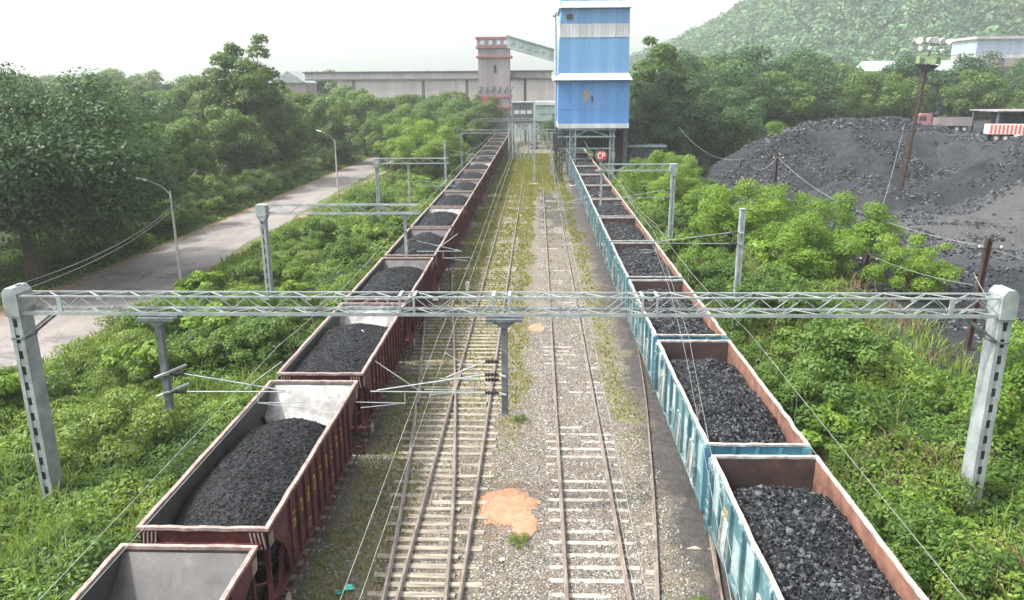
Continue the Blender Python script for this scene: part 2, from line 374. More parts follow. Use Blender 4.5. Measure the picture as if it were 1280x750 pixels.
stone = n.ramp(sc_.outputs[0], [(0, (.055, .052, .046)), (.45, (.145, .137, .120)), (.8, (.26, .245, .215)), (1, (.44, .415, .375))])
pink = n.mix(.5, stone, (.22, .165, .14)); c = n.mix(n.mr(n.noise(.7, 4, .6, co), .45, .6), stone, pink)
gap = n.mr(n.vor(15, 'DISTANCE_TO_EDGE', co, 'Distance'), .10, .02); c = n.mix(n.math('MULTIPLY', gap, .8), c, (.05, .045, .04))
dirt = n.ramp(n.noise(3, 6, .7, co), [(.3, (.07, .055, .042)), (.7, (.19, .155, .12))])
dm = n.math('MULTIPLY', n.mr(n.noise(.9, 6, .7, co), .40, .62), .75); c = n.mix(dm, c, dirt)
grassc = n.ramp(n.noise(5, 6, .75, co), [(.3, (.05, .058, .018)), (.55, (.13, .135, .04)), (.8, (.26, .24, .09))])
g1 = n.math('MULTIPLY', band(-1.7, -.3, .35), n.mr(Y, 25, 34, .15, 1)); g2 = n.math('MULTIPLY', band(-6.5, -1.7, .5), n.mr(Y, 26, 42, .25, 1.0))
g2b = n.math('MULTIPLY', band(-7.5, -4.3, .5), .75)
g3 = n.math('MULTIPLY', band(3.1, 4.5, .4), n.mr(Y, 24, 32, .25, .9)); g4 = n.math('MULTIPLY', n.mr(Y, 85, 125), band(-7, 3.8, .6))
g = n.math('MAXIMUM', n.math('MAXIMUM', g1, g2), n.math('MAXIMUM', g3, n.math('MAXIMUM', g4, g2b)))
g = n.math('MULTIPLY', g, n.mr(n.noise(1.6, 6, .75, co), .38, .62, 0, .85)); c = n.mix(g, c, grassc)
dust = n.math('MAXIMUM', band(4.5, 9.4, .5), n.math('MAXIMUM', n.math('MULTIPLY', band(-10, -6.9, .4), .8), n.math('MULTIPLY', n.math('MULTIPLY', band(.3, 9, .6), n.mr(Y, 62, 85)), n.mr(Y, 112, 100))))
dust = n.math('MULTIPLY', dust, n.mr(n.noise(1.1, 6, .7, co), .18, .5, .55, .97))
c = n.mix(dust, c, n.ramp(n.noise(4, 6, .75, co), [(.3, (.022, .021, .021)), (.65, (.07, .065, .062)), (.85, (.14, .125, .11))]))
hgt = n.math('ADD', n.math('MULTIPLY', n.vor(15, out='Distance', co=co), -1.0), n.noise(20, 4, .7, co))
n.bump(hgt, .9, .035); MT['bed'] = n.done(c, .92)
def tb(x, y):
    e = sst(-11.2, -9.8, x)*sst(10.6, 9.2, x)
    return (.10+.085*(fbm(x*.8, y*.8, 4)-.5)*2 + .045*sst(.1, .5, x)*sst(24, 32, y) + .006*sst(.1, .5, x) - .012*sst(.1, .5, x)*sst(26, 22, y) + .06*sst(3.2, 3.8, x) - .02*sst(-1.6, -2, x)*sst(52, 40, y) + .03*sst(-1.6, -2, x)*sst(52, 60, y))*e + .006
xs = np.linspace(-11.0, 10.4, 72)
tag(grid('track_bed', xs, np.concatenate([np.linspace(-25, 60, 240), np.linspace(60.6, 240, 180)]), tb, MT['bed']), kind='structure')

# coal yard
n = NT('coal_yard_surface'); co = n.pos(); sp = n.n('ShaderNodeSeparateXYZ'); n.l(co, sp.inputs[0])
f = n.noise(.10, 7, .72, co, dist=.6); f2 = n.noise(1.4, 6, .75, co)
c = n.ramp(n.math('ADD', n.math('MULTIPLY', f, .55), n.math('MULTIPLY', f2, .5)), [(.34, (.008, .010, .013)), (.52, (.022, .026, .032)), (.66, (.045, .050, .058)), (.8, (.085, .088, .094))])
pa = n.math('MULTIPLY', n.math('MULTIPLY', n.mr(sp.outputs[1], 58, 66), n.mr(sp.outputs[1], 92, 80)), n.math('MULTIPLY', n.mr(sp.outputs[0], 28, 36), n.mr(sp.outputs[0], 60, 50)))
c = n.mix(n.math('MULTIPLY', pa, .45), c, (.12, .12, .12))
n.bump(n.math('ADD', n.noise(2.6, 6, .75, co), n.math('MULTIPLY', n.vor(3.2, out='Distance', co=co), -.5)), .9, .3); MT['yard'] = n.done(c, .8, 0, .3)
yx = np.concatenate([np.arange(20, 60, .45), np.arange(60, 150, 1.1)]); yy = np.concatenate([np.arange(31, 140, .5), np.arange(140, 215, 1.5)])
tag(grid('coal_yard', yx, yy, yard_h, MT['yard'], smooth=False), kind='structure')

# ---- faceted lumps (stones, coal) baked into one mesh of loose stuff
_L = np.array([(1, 0, 0), (-1, 0, 0), (0, 1, 0), (0, -1, 0), (0, 0, 1), (0, 0, -1)], float)
_LF = np.array([(0, 2, 4), (2, 1, 4), (1, 3, 4), (3, 0, 4), (2, 0, 5), (1, 2, 5), (3, 1, 5), (0, 3, 5)])
def rot_mats(N):
    q = rng.normal(size=(N, 4)); q /= np.linalg.norm(q, axis=1)[:, None]; w, x, y, z = q.T
    return np.stack([1-2*(y*y+z*z), 2*(x*y-z*w), 2*(x*z+y*w), 2*(x*y+z*w), 1-2*(x*x+z*z), 2*(y*z-x*w), 2*(x*z-y*w), 2*(y*z+x*w), 1-2*(x*x+y*y)], 1).reshape(N, 3, 3)
def lumps(P, s):
    N = len(P); V = _L[None]*rng.uniform(.55, 1.25, (N, 6, 1))+rng.normal(0, .16, (N, 6, 3))
    V = np.einsum('nij,nkj->nki', rot_mats(N), V)*np.asarray(s).reshape(-1, 1, 1)*np.array([1, 1, .8])+P[:, None]
    F = (_LF[None]+6*np.arange(N)[:, None, None]).reshape(-1, 3)
    return V.reshape(-1, 3), F, np.repeat(rng.random(N), 8)
def stuff_mesh(name, co, F, v, mat, nper, label=None, cat=None, par=None):
    o = np_obj(name, np_mesh(name, co, F, nper, mat, v=v), par); return o
n = NT('ballast_stone'); at = n.n('ShaderNodeAttribute', attribute_name='v')
MT['stone'] = n.done(n.ramp(at.outputs['Fac'], [(0, (.06, .058, .055)), (.4, (.15, .143, .13)), (.75, (.27, .25, .225)), (1, (.48, .45, .41))]), .9)
P = []
N = 46000; x = rng.uniform(-6.2, 4.6, N); y = 15.5+32*rng.random(N)**1.35
keep = (grassiness(x, y) < .35) & (rng.random(N) < .35+.65*sst(-1.9, -1.0, x)*sst(4.6, 3.4, x)+.2)
keep &= ~((x > -1.95) & (x < .05) & (y > 21.0) & (y < 25.0)); x, y = x[keep], y[keep]
V, F, v = lumps(np.stack([x, y, tb(x, y)+.008], 1), rng.uniform(.018, .045, len(x)))
tag(stuff_mesh('ballast_stones', V, F, v, MT['stone'], 3), 'loose grey ballast stones strewn between the rails', 'ballast', kind='stuff')
N = 60000; x = rng.uniform(23, 85, N); y = rng.uniform(36, 140, N); cl = fbm(x/5., y/3., 3)
keep = (yard_mask(x, y) > .8) & (cl+rng.normal(0, .05, N) > .48); x, y = x[keep], y[keep]
V, F, v = lumps(np.stack([x, y, yard_h(x, y)+.04], 1), rng.uniform(.05, .22, len(x))*(.7+.006*y))
tag(stuff_mesh('loose_coal', V, F, v, coal_mat('yard_coal_lumps', [(.2, (.006, .007, .009)), (.6, (.03, .033, .038)), (.9, (.12, .125, .135))], .5, 1.5, 5), 3), 'loose coal lumps scattered over the stock yard', 'coal', kind='stuff')

# ------------------------------------------------------------------ railway tracks
SEC = [(-.07, 0), (.07, 0), (.07, .02), (.014, .04), (.014, .11), (.036, .12), (.036, .16), (-.036, .16), (-.036, .12), (-.014, .11), (-.014, .04), (-.07, .02)]
def rail(fx, y0, y1, off, par, z0=.14, step=1.5, mat='rail', name='rail'):
    ysr = np.arange(y0, y1+.01, step); mb = MB(); k = len(SEC)
    for y in ysr:
        x = fx(y); dx = (fx(y+.2)-fx(y-.2))/.4; L = math.hypot(1, dx); nx, ny = 1/L, -dx/L
        for (a, z) in SEC: mb.v.append((x+(off+a)*nx, y+(off+a)*ny, z0+z))
    for i in range(len(ysr)-1):
        for j in range(k):
            j2 = (j+1) % k; mb.f.append((i*k+j, i*k+j2, (i+1)*k+j2, (i+1)*k+j)); mb.m.append(0)
    return mb.build(name, MT[mat], par)
MT['timber'] = simple('grey_timber_sleeper', (.12, .105, .08), (.37, .335, .27), 3, .9, 0, .5, stretch=(.3, 3, 1))
MT['conc_sl'] = simple('concrete_sleeper', (.20, .19, .17), (.40, .38, .34), 3, .85, 0, .3)
def sleeper_mesh(L, mat, w=.24, h=.15):
    mb = MB()
    e = .02; mb.prism([(-w/2, -h), (w/2, -h), (w/2, -e), (w/2-e, 0), (-w/2+e, 0), (-w/2, -e)], 'x', -L/2, L/2)
    o = mb.build('sleeper', MT[mat]); return o
def sleepers(par, items, mat, w=.24):
    """items: (y, x0, x1) nearest first; first 100 single parts, the rest one stuff part"""
    proto = {}
    for y, a, b in items[:100]:
        L = round(b-a, 1)
        if L not in proto:
            o = sleeper_mesh(L, mat, w); proto[L] = o
        else:
            o = proto[L].copy(); COL.objects.link(o)
        o.location = ((a+b)/2+random.uniform(-.03, .03), y, .142+random.uniform(-.028, .006)); o.rotation_euler = (0, 0, random.uniform(-.012, .012)); parent(o, par)
    if len(items) > 100:
        mb = MB()
        for y, a, b in items[100:]: mb.box(a, b, y-w/2, y+w/2, 0, .138)
        tag(mb.build('sleepers', MT[mat], par), kind='stuff')
cst = lambda c: (lambda y: c)
_oy = [-20, 5, 11, 18.3, 23.9, 32.3, 38.9, 44.7, 57, 64, 68, 72, 80]; _oo = [0, .02, .08, .37, .74, 1.55, 2.30, 2.97, 4.39, 5.02, 5.18, 5.23, 5.23]
def fB(y):
    return -3.0-float(np.mean([np.interp(y+d, _oy, _oo) for d in (-2, -1, 0, 1, 2)]))
_dy = [-12, -5, 5, 18.4, 23, 32.4, 40, 46, 52, 60]; _dx = [1.7, 1.8, 2.62, 4.27, 4.86, 5.84, 6.42, 6.65, 6.7, 6.7]
def fD(y): return float(np.mean([np.interp(y+d, _dy, _dx) for d in (-2, -1, 0, 1, 2)]))
tA = thing('railway_track', 'left middle railway track on long pale timber sleepers, overgrown with grass farther off', 'railway track')
for s in (-1, 1): rail(cst(-3.0), -8, 236, s*.874, tA, step=4)
it = []
y = 9.0
while y < 232:
    if y < 27:
        if len(it) % 2: it.append((y, fB(y)-1.30+random.uniform(-.08, .08), fB(y)+1.1))
        else: it.append((y, -4.36, -1.64+random.uniform(-.1, .1)))
        y += .46; continue
    if y < 52: it.append((y, min(fB(y)-1.32, -4.35)+random.uniform(-.06, .06), -1.64+random.uniform(-.12, .06)))
    else: it.append((y, -4.36, -1.64))
    y += .62 if y < 100 else .8
sleepers(tA, it, 'timber', .23)
tC = thing('railway_track', 'right middle railway track of concrete sleepers half buried in grey ballast', 'railway track')
for s in (-1, 1): rail(cst(1.75), -8, 236, s*.874, tC, step=4)
sleepers(tC, [(9+.65*i, .42, 3.08) for i in range(300)], 'conc_sl', .19)
tR = thing('railway_track', 'railway track beneath the red wagons', 'railway track')
for s in (-1, 1): rail(cst(-8.23), -8, 236, s*.874, tR, step=4)
sleepers(tR, [(9+.65*i, -9.6, -6.88) for i in range(300)], 'timber', .24)
tU = thing('railway_track', 'railway track beneath the blue wagons, black with coal dust', 'railway track')
for s in (-1, 1): rail(cst(6.7), -8, 150, s*.874, tU, step=4)
sleepers(tU, [(9+.65*i, 5.4, 8.0) for i in range(200)], 'timber', .24)
tB = thing('turnout_track', 'turnout track leaving the left middle track towards the red wagons over a steel frog', 'railway track')
for s in (-1, 1): rail(fB, 2, 70, s*.874, tB, z0=.143)
sleepers(tB, [(53+.65*i, fB(53+.65*i)-1.3, fB(53+.65*i)+1.3) for i in range(24)], 'timber', .23)
mb = MB()   # frog and check rails
fy = 34.2
mb.prism([(-3.87-.05, fy-1.2), (-3.87+.09, fy-1.2), (-3.87+.16, fy+1.6), (-3.87-.17, fy+1.6)], 'z', .16, .296); mb.build('frog', MT['rail'], tB)
for off, c0, f in ((.79, -3.0, cst(-3.0)), (-.79, 0, fB)):
    rail(f, fy-2.2, fy+2.4, off, tB, z0=.15, step=1.0, name='check_rail')
tD = thing('turnout_track', 'turnout rails in black coal dust beside the blue wagons, running off towards the lower edge', 'railway track')
for s in (-1, 1): rail(fD, 2, 52, s*.874, tD, z0=.143)
sleepers(tD, [(14+.65*i, fD(14+.65*i)-1.2, fD(14+.65*i)+1.2) for i in range(50)], 'timber', .23)

# ------------------------------------------------------------------ wagons (local: x across, y 0..9.8 along, z from ground)
L_ = 9.8
def bogies(root, ys_):
    for yc in ys_:
        b = MB()
        for s in (-1, 1):
            b.prism([(yc-1.25, .62), (yc-.75, .95), (yc-.35, 1.0), (yc-.3, .55), (yc+.3, .55), (yc+.35, 1.0), (yc+.75, .95), (yc+1.25, .62), (yc+1.2, .5), (yc+.5, .4), (yc-.5, .4), (yc-1.2, .5)], 'x', s*1.05-.07, s*1.05+.07)
        b.box(-1.0, 1.0, yc-.2, yc+.2, .6, .95)
        bo = b.build('bogie', MT['iron'], root)
        for ya in (yc-1.0, yc+1.0):
            w = MB(); w.tube([(-.8, ya, .80), (.8, ya, .80)], .09, 8)
            for s in (-1, 1):
                w.tube([(s*.80, ya, .80), (s*.94, ya, .80)], .5, 16); w.tube([(s*.78, ya, .80), (s*.81, ya, .80)], .55, 16)
            w.build('wheelset', MT['iron'], bo)
def couplers(root):
    for y0, s in ((0, -1), (L_, 1)):
        c = MB(); c.box(-.12, .12, min(y0, y0+s*.38), max(y0, y0+s*.38), 1.02, 1.28); c.box(-.2, .2, min(y0+s*.30, y0+s*.42), max(y0+s*.30, y0+s*.42), .98, 1.32)
        c.tube([(.5, y0+s*.02, 1.0), (.5, y0+s*.2, .7), (.35, y0+s*.4, .6)], .03, 5)
        c.build('coupler', MT['iron'], root)
def dented_rim(segs, mat, root, w=.13, h=.085, amp=.012, n=16, z=3.5):
    m = MB()
    for (p, q) in segs:
        p = Vector(p); q = Vector(q); pts = [p.lerp(q, i/n) for i in range(n+1)]
        d = [Vector((random.gauss(0, amp), random.gauss(0, amp), random.gauss(0, amp*.8))) if 0 < i < n else Vector() for i in range(n+1)]
        pts = [a+b for a, b in zip(pts, d)]
        dr = (q-p).normalized(); sd_ = dr.cross(Vector((0, 0, 1)))*w/2
        b0 = len(m.v)
        for a in pts:
            for sg, hz in ((-1, -h/2), (1, -h/2), (1, h/2), (-1, h/2)): m.v.append(tuple(a+sd_*sg+Vector((0, 0, hz))))
        for i in range(n):
            for k in range(4): m.f.append((b0+i*4+k, b0+i*4+(k+1) % 4, b0+i*4+4+(k+1) % 4, b0+i*4+4+k)); m.m.append(0)
        m.f += [(b0+3, b0+2, b0+1, b0), (b0+n*4, b0+n*4+1, b0+n*4+2, b0+n*4+3)]; m.m += [0, 0]
    return m.build('top_rim', MT[mat], root)
def ladder(root, mat, x, s, y):
    l = MB()
    for dy in (0, .36): l.bar((x+s*.09, y+dy, 1.2), (x+s*.09, y+dy, 3.35), .04, .03)
    for k in range(7): l.bar((x+s*.09, y, 1.35+k*.3), (x+s*.09, y+.36, 1.35+k*.3), .025)
    for z in (1.3, 3.2):
        for dy in (0, .36): l.bar((x, y+dy, z), (x+s*.09, y+dy, z), .03)
    l.build('ladder', MT[mat], root)

def red_wagon(slope_mat, label):
    root = thing('hopper_wagon', label, 'wagon')
    half = [(0, 3.46), (0, 2.93), (.32, 2.90), (.55, 2.86), (1.0, 2.46), (1.26, 2.1), (1.42, 1.34)]
    poly = half + [(1.42+.9, 1.34), (L_-1.42, 1.34)] + [(L_-y, z) for y, z in reversed(half[:-1])]
    for s in (-1, 1):
        side = MB(); x0, x1 = sorted((s*1.56, s*1.60))
        side.prism(poly, 'x', x0, x1, 0, mc=(1, 0) if s > 0 else (0, 1))
        for k in range(11):
            y = 1.62+k*.656
            side.prism([(y-.045, 0), (y+.045, 0), (y+.075, .09), (y-.075, .09)] and [(y-.06, 1.40), (y+.06, 1.40), (y+.06, 3.40), (y-.06, 3.40)], 'x', *sorted((s*1.598, s*1.685)))
        side.box(*sorted((s*1.598, s*1.66)), 1.36, L_-1.36, 1.30, 1.42)
        side.box(*sorted((s*1.598, s*1.64)), .0, L_, 3.33, 3.455)
        so = side.build('side_wall', [MT['red'], MT['dusty']], root)
        if s > 0:
            le = MB()      # faded lettering between the ribs: strokes of one character in each bay
            for k in range(9):
                y = 1.62+(k+.5)*.656; z = 2.62-.05*random.random()
                for a, b in random.sample([((-.11, .2), (.11, .2)), ((-.11, 0), (.11, 0)), ((-.11, -.2), (.11, -.2)), ((-.11, .2), (-.11, -.2)), ((.11, .2), (.11, 0)), ((.11, 0), (.11, -.2))], 4):
                    le.bar((1.606, y+a[0], z+a[1]), (1.606, y+b[0], z+b[1]), .06, .012, hint=(1, 0, 0))
            for k in (2, 6):
                y = 1.62+(k+.5)*.656; le.box(1.601, 1.608, y-.14, y+.14, 1.75, 1.83); le.box(1.601, 1.608, y-.14, y+.05, 1.6, 1.66)
            le.build('lettering', MT['yellow'], so)
    for e in (0, 1):
        Y = lambda y: y if e == 0 else L_-y
        ew = MB(); ew.box(-1.6, 1.6, *sorted((Y(0), Y(.04))), 2.92, 3.46, [0]*3+[2]+[0]*2 if e == 0 else [0]*2+[2]+[0]*3)
        ew.box(-1.45, 1.45, *sorted((Y(-.05), Y(0))), 3.02, 3.10); ew.box(-1.45, 1.45, *sorted((Y(-.04), Y(0))), 2.92, 2.97)
        for s in (-1, 1):
            for k in range(4): ew.bar((s*(1.18+k*.1), Y(-.02), 3.40), (s*(1.24+k*.1), Y(-.02), 2.95), .035, .05, m=1)
            for k in range(3): ew.bar((s*1.62, Y(.06+k*.1), 3.38), (s*1.62, Y(.10+k*.1), 2.95), .03, .05, m=1)
        ew.build('end_wall', [MT['red'], MT['red_rim'], MT[slope_mat]], root)
        sl = MB()
        a, b = (.045, 3.38), (2.35, 1.34); t = .05
        sl.prism([(Y(a[0]), a[1]), (Y(b[0]), b[1]), (Y(b[0]-.02), b[1]-t), (Y(a[0]), a[1]-t)], 'x', -1.56, 1.56)
        sl.build('slope_sheet', MT[slope_mat], root)
        un = MB(); un.prism([(Y(a[0]+.02), a[1]-t-.004), (Y(b[0]), b[1]-t-.004), (Y(b[0]-.02), b[1]-t-.03), (Y(a[0]+.02), a[1]-t-.03)], 'x', -1.5, 1.5)
        for s in (-1, 1):
            un.bar((s*1.5, Y(.14), 2.93), (s*1.5, Y(.14), 1.28), .11, .09); un.bar((s*.5, Y(.14), 2.9), (s*.5, Y(.14), 1.28), .1, .08)
            un.bar((s*1.5, Y(1.36), 2.7), (s*1.5, Y(.75), 1.28), .1, .06); un.bar((s*1.5, Y(.14), 1.9), (s*.5, Y(.14), 1.5), .05)
        un.build('end_frame', MT['red'], root)
        st = MB()
        for k in range(3): st.bar((1.35, Y(.02+.02*k), .6+k*.25), (1.75, Y(.02+.02*k), .6+k*.25), .04)
        for x in (1.36, 1.74): st.bar((x, Y(.05), 1.3), (x, Y(.05), .55), .035)
        st.build('step', MT['red'], root)
    dented_rim([((-1.60, 0, 3.5), (-1.60, L_, 3.5)), ((1.60, 0, 3.5), (1.60, L_, 3.5)), ((-1.66, .0, 3.504), (1.66, .0, 3.504)), ((-1.66, L_, 3.504), (1.66, L_, 3.504))], 'red_rim', root, w=.11, amp=.007)
    uf = MB(); uf.box(-.3, .3, -.02, L_+.02, .95, 1.28)
    for s in (-1, 1):
        uf.box(*sorted((s*1.35, s*1.56)), 0, L_, 1.12, 1.29); uf.tube([(s*1.7, .1, 1.0), (s*1.7, L_-.1, 1.0)], .035, 6)
        for k in range(6): uf.bar((s*1.5, .9+k*1.6, 1.15), (s*1.7, .9+k*1.6, 1.0), .05)
    uf.box(-1.6, 1.6, -.03, .12, 1.1, 1.285); uf.box(-1.6, 1.6, L_-.12, L_+.03, 1.1, 1.285)
    uf.build('underframe', MT['red'], root)
    hp = MB(); hp.prism([(2.3, 1.34), (7.5, 1.34), (6.6, .72), (3.2, .72)], 'x', -1.3, 1.3); hp.build('hopper_chute', MT['dusty'], root)
    dr = MB(); dr.tube([(1.72, .62, 1.0), (1.76, .62, 1.0)], .2, 12)
    dr.build('hand_wheel', MT['red_rim'], root)
    bogies(root, (1.75, 8.05)); couplers(root)
    return root
def blue_wagon(label):
    root = thing('box_wagon', label, 'wagon')
    hw = 1.46
    for s in (-1, 1):
        side = MB()
        # outer skin teal, inner skin rust
        side.box(*sorted((s*hw, s*(hw+.03))), 0, L_, 1.30, 3.46, [0, 0, 0, 0, 1 if s > 0 else 0, 0 if s > 0 else 1])
        for k in range(9):
            y = .12+k*(L_-.24)/8.0; w = .07 if k not in (0, 8) else .12
            side.prism([(s*(hw+.028), 1.32), (s*(hw+.028), 3.44), (s*(hw+.14), 3.40), (s*(hw+.14), 1.40)], 'y', y-w, y+w)
        side.box(*sorted((s*(hw+.028), s*(hw+.10))), 0, L_, 1.26, 1.36); side.box(*sorted((s*(hw+.028), s*(hw+.10))), 0, L_, 3.30, 3.455)
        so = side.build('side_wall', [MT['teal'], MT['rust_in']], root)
        for k in (1, 3, 6):
            y0 = .12+k*(L_-.24)/8.0+.10; y1 = y0+(L_-.24)/8.0-.2
            d = MB(); d.box(*sorted((s*(hw+.03), s*(hw+.075))), y0, y1, 1.42, 2.55)
            d.bar((s*(hw+.10), y0+.06, 2.62), (s*(hw+.12), y0+.26, 1.45), .07, .04, m=1); d.bar((s*(hw+.10), y1-.3, 2.62), (s*(hw+.12), y1-.1, 1.45), .07, .04, m=1)
            d.build('side_door', [MT['palepatch'], MT['teal_rim']], root)
        pp = MB()
        for k, z0, z1 in ((0, 2.1, 3.1), (2, 1.6, 2.9), (4, 2.2, 3.2), (5, 1.5, 2.6), (7, 2.0, 3.2)):
            y0 = .12+k*(L_-.24)/8.0+.16; y1 = y0+(L_-.24)/8.0-.32
            pp.box(*sorted((s*(hw+.03), s*(hw+.038))), y0, y1, z0, z1)
        pp.build('paint_panel', MT['palepatch'], so)
    if True:
        s = -1; le = MB()
        for k in range(3):
            y = L_-1.3+k*.0-.0; z = 2.75-k*.18
            le.box(-hw-.046, -hw-.039, L_-1.95, L_-1.55-.1*k, z-.05, z+.05)
        le.build('lettering', MT['yellow'], root)
    for e in (0, 1):
        Y = lambda y: y if e == 0 else L_-y
        ew = MB(); inner = 3 if e == 0 else 2
        ms = [0]*6; ms[inner] = 1
        ew.box(-hw, hw, *sorted((Y(.0), Y(.035))), 1.30, 3.46, ms)
        ew.box(-hw, hw, *sorted((Y(-.09), Y(.0))), 3.0, 3.14); ew.box(-hw, hw, *sorted((Y(-.09), Y(.0))), 2.2, 2.3)
        for k in range(5): x = -1.4+k*.7; ew.box(x-.05, x+.05, *sorted((Y(-.07), Y(0))), 1.34, 3.42)
        for sx_ in (-1, 1): ew.box(sx_*1.52-.09, sx_*1.52+.09, *sorted((Y(-.1), Y(.03))), 1.28, 3.44)
        ew.build('end_wall', [MT['teal_end'], MT['rust_dark']], root)
    r = dented_rim([((-hw-.05, 0, 3.5), (-hw-.05, L_, 3.5)), ((hw+.05, 0, 3.5), (hw+.05, L_, 3.5)), ((-hw-.1, -.02, 3.505), (hw+.1, -.02, 3.505)), ((-hw-.1, L_+.02, 3.505), (hw+.1, L_+.02, 3.505))], 'teal_rim', root, w=.10, h=.07, amp=.011)
    fl = MB(); fl.box(-hw+.002, hw-.002, .04, L_-.04, 1.26, 1.33); fl.build('floor', MT['rust_dark'], root)
    uf = MB(); uf.box(-.3, .3, -.02, L_+.02, .92, 1.255)
    for s in (-1, 1): uf.box(*sorted((s*1.3, s*1.5)), .02, L_-.02, 1.08, 1.257)
    uf.build('underframe', MT['iron'], root)
    ladder(root, 'teal', -1.6, -1, L_-.55); ladder(root, 'teal', 1.6, 1, .2)
    bogies(root, (1.75, 8.05)); couplers(root)
    return root

def coal_load(name, label, hw, zf, cell, nl, ls, mat, group, y0=.06, y1=L_-.06):
    """heap of coal: lumpy surface sheet plus loose lumps, one mesh"""
    nx, ny = int(2*hw/cell)+1, int((y1-y0)/cell)+1
    X, Y = np.meshgrid(np.linspace(-hw, hw, nx), np.linspace(y0, y1, ny)); Z = zf(X, Y)
    Zj = Z + (rng.random(Z.shape)-.5)*cell*.55
    Xj = X+(rng.random(Z.shape)-.5)*cell*.5*(abs(X) < hw-.01); Yj = Y+(rng.random(Z.shape)-.5)*cell*.5*((Y > y0+.01) & (Y < y1-.01))
    co = np.stack([Xj.ravel(), Yj.ravel(), Zj.ravel()], 1); i = (np.arange(ny-1)[:, None]*nx+np.arange(nx-1)[None]).ravel()
    T = np.concatenate([np.stack([i, i+1, i+nx+1], 1), np.stack([i, i+nx+1, i+nx], 1)])
    x = rng.uniform(-hw+.05, hw-.05, nl); y = rng.uniform(y0+.05, y1-.05, nl)
    V, F, v = lumps(np.stack([x, y, zf(x, y)+.01], 1), rng.uniform(ls[0], ls[1], nl)*(.6+.7*rng.random(nl)**3))
    co = np.concatenate([co, V]); F = np.concatenate([T, F+nx*ny]); v = np.concatenate([rng.random(len(T)), v])
    o = np_obj(name, np_mesh(name, co, F, 3, mat, v=v)); return tag(o, label, 'coal heap', group)
def endfall(y, a, b, da, db, sa=2.0, sb=2.0):   # lowers the heap towards its ends
    return -da*sst(a+sa, a, y)-db*sst(L_-b-sb, L_-b, y)
def heap_blue(seed, z0, far, near, amp=.16, crown=.28):
    return lambda x, y: z0 + crown*(1-(x/1.45)**2) + amp*(fbm(x*.9+seed*7.7+20, y*.55+seed*3.1+20, 3)-.5)*2 + endfall(y, 0, 0, near, far, 1.6, 1.6) - .05
def heap_red(seed, z0, far, near, amp=.16, crown=.5):
    return lambda x, y: z0 + crown*(1-np.abs(x/1.55)**1.6) + amp*(fbm(x*.8+seed*5.7+30, y*.45+seed*2.1+30, 3)-.5)*2 + endfall(y, .0, .0, near, far, 3.0, 3.4)

ordw = ['nearest', 'second', 'third', 'fourth', 'fifth', 'sixth', 'seventh', 'eighth', 'ninth', 'tenth', 'eleventh', 'twelfth', 'thirteenth', 'fourteenth', 'fifteenth', 'sixteenth', 'seventeenth', 'eighteenth', 'nineteenth']
RX, RY0, PITCH = -8.25, 5.95, 10.61
GR = 'red hopper wagons coupled in one train'; GRC = 'coal heaps in the red wagons'
lab_red = {0: 'nearest dark red hopper wagon, empty and dusty grey inside, cut by the lower edge',
           1: 'second dark red hopper wagon, bright scoured slope behind its coal, next to the empty one',
           2: 'third dark red hopper wagon from the camera, just before the big gantry',
           3: 'fourth dark red hopper wagon from the camera, directly beyond the big gantry'}
src = {}
src['dusty'] = red_wagon('dusty', lab_red[0]); place(src['dusty'], (RX, RY0, 0), group=GR)
src['scour'] = red_wagon('scour', lab_red[1]); place(src['scour'], (RX, RY0+PITCH, 0), group=GR)
for i in range(2, 18):
    k = 'scour' if i in (2, 5, 9) else 'dusty'
    w = copy_tree(src[k]); lb = lab_red.get(i, '%s dark red hopper wagon counted from the camera, in the row of the left train' % ordw[i].capitalize())
    place(w, (RX+random.uniform(-.02, .02)+.0012*(i*PITCH), RY0+i*PITCH, 0), label=lb)
mf = MT['coal_fine']
cr = [coal_load('coal_load', 'smooth dark cone of fine coal in the lettered red wagon, bare slope behind it', 1.53, heap_red(1, 2.88, 1.6, .45), .075, 5200, (.02, .055), mf, GRC),
      coal_load('coal_load', 'flat-topped fine coal filling the third red wagon, a few pale scraps on top', 1.53, heap_red(2, 3.16, 1.0, .1, .1, .25), .09, 4200, (.02, .06), mf, GRC),
      coal_load('coal_load', 'coal heap in the fourth red wagon beyond the big gantry', 1.53, heap_red(3, 3.14, .6, .2), .11, 2200, (.03, .07), mf, GRC),
      coal_load('coal_load', 'coal heap in the fifth red wagon from the camera', 1.53, heap_red(4, 3.16, .45, .1, .18), .12, 1500, (.03, .07), mf, GRC)]
for j, o in enumerate(cr): o.location = (RX+.0012*(j+1)*PITCH, RY0+(j+1)*PITCH, 0)
for i in range(5, 18):
    o = cr[[2, 3, 2][i % 3]].copy(); COL.objects.link(o)
    o.location = (RX+.0012*i*PITCH, RY0+i*PITCH, 0)
    o['label'] = 'coal heap in the %s red wagon counted from the camera' % ordw[i]
scr = MB()
for k in range(1):
    a = random.uniform(0, 6); x, y = RX+.1+random.uniform(-.4, .4), RY0+2*PITCH+5.6+random.uniform(-.3, .3); z = 3.36
    scr.add([(x, y, z), (x+.26*math.cos(a), y+.22*math.sin(a), z+.06), (x+.16, y+.2, z+.1), (x-.12, y+.18, z+.04)], [(0, 1, 2, 3)])
tag(scr.build('paper_scrap', MT['white'], fix=False), 'pale crumpled scrap lying on the flat coal of the third red wagon', 'litter')

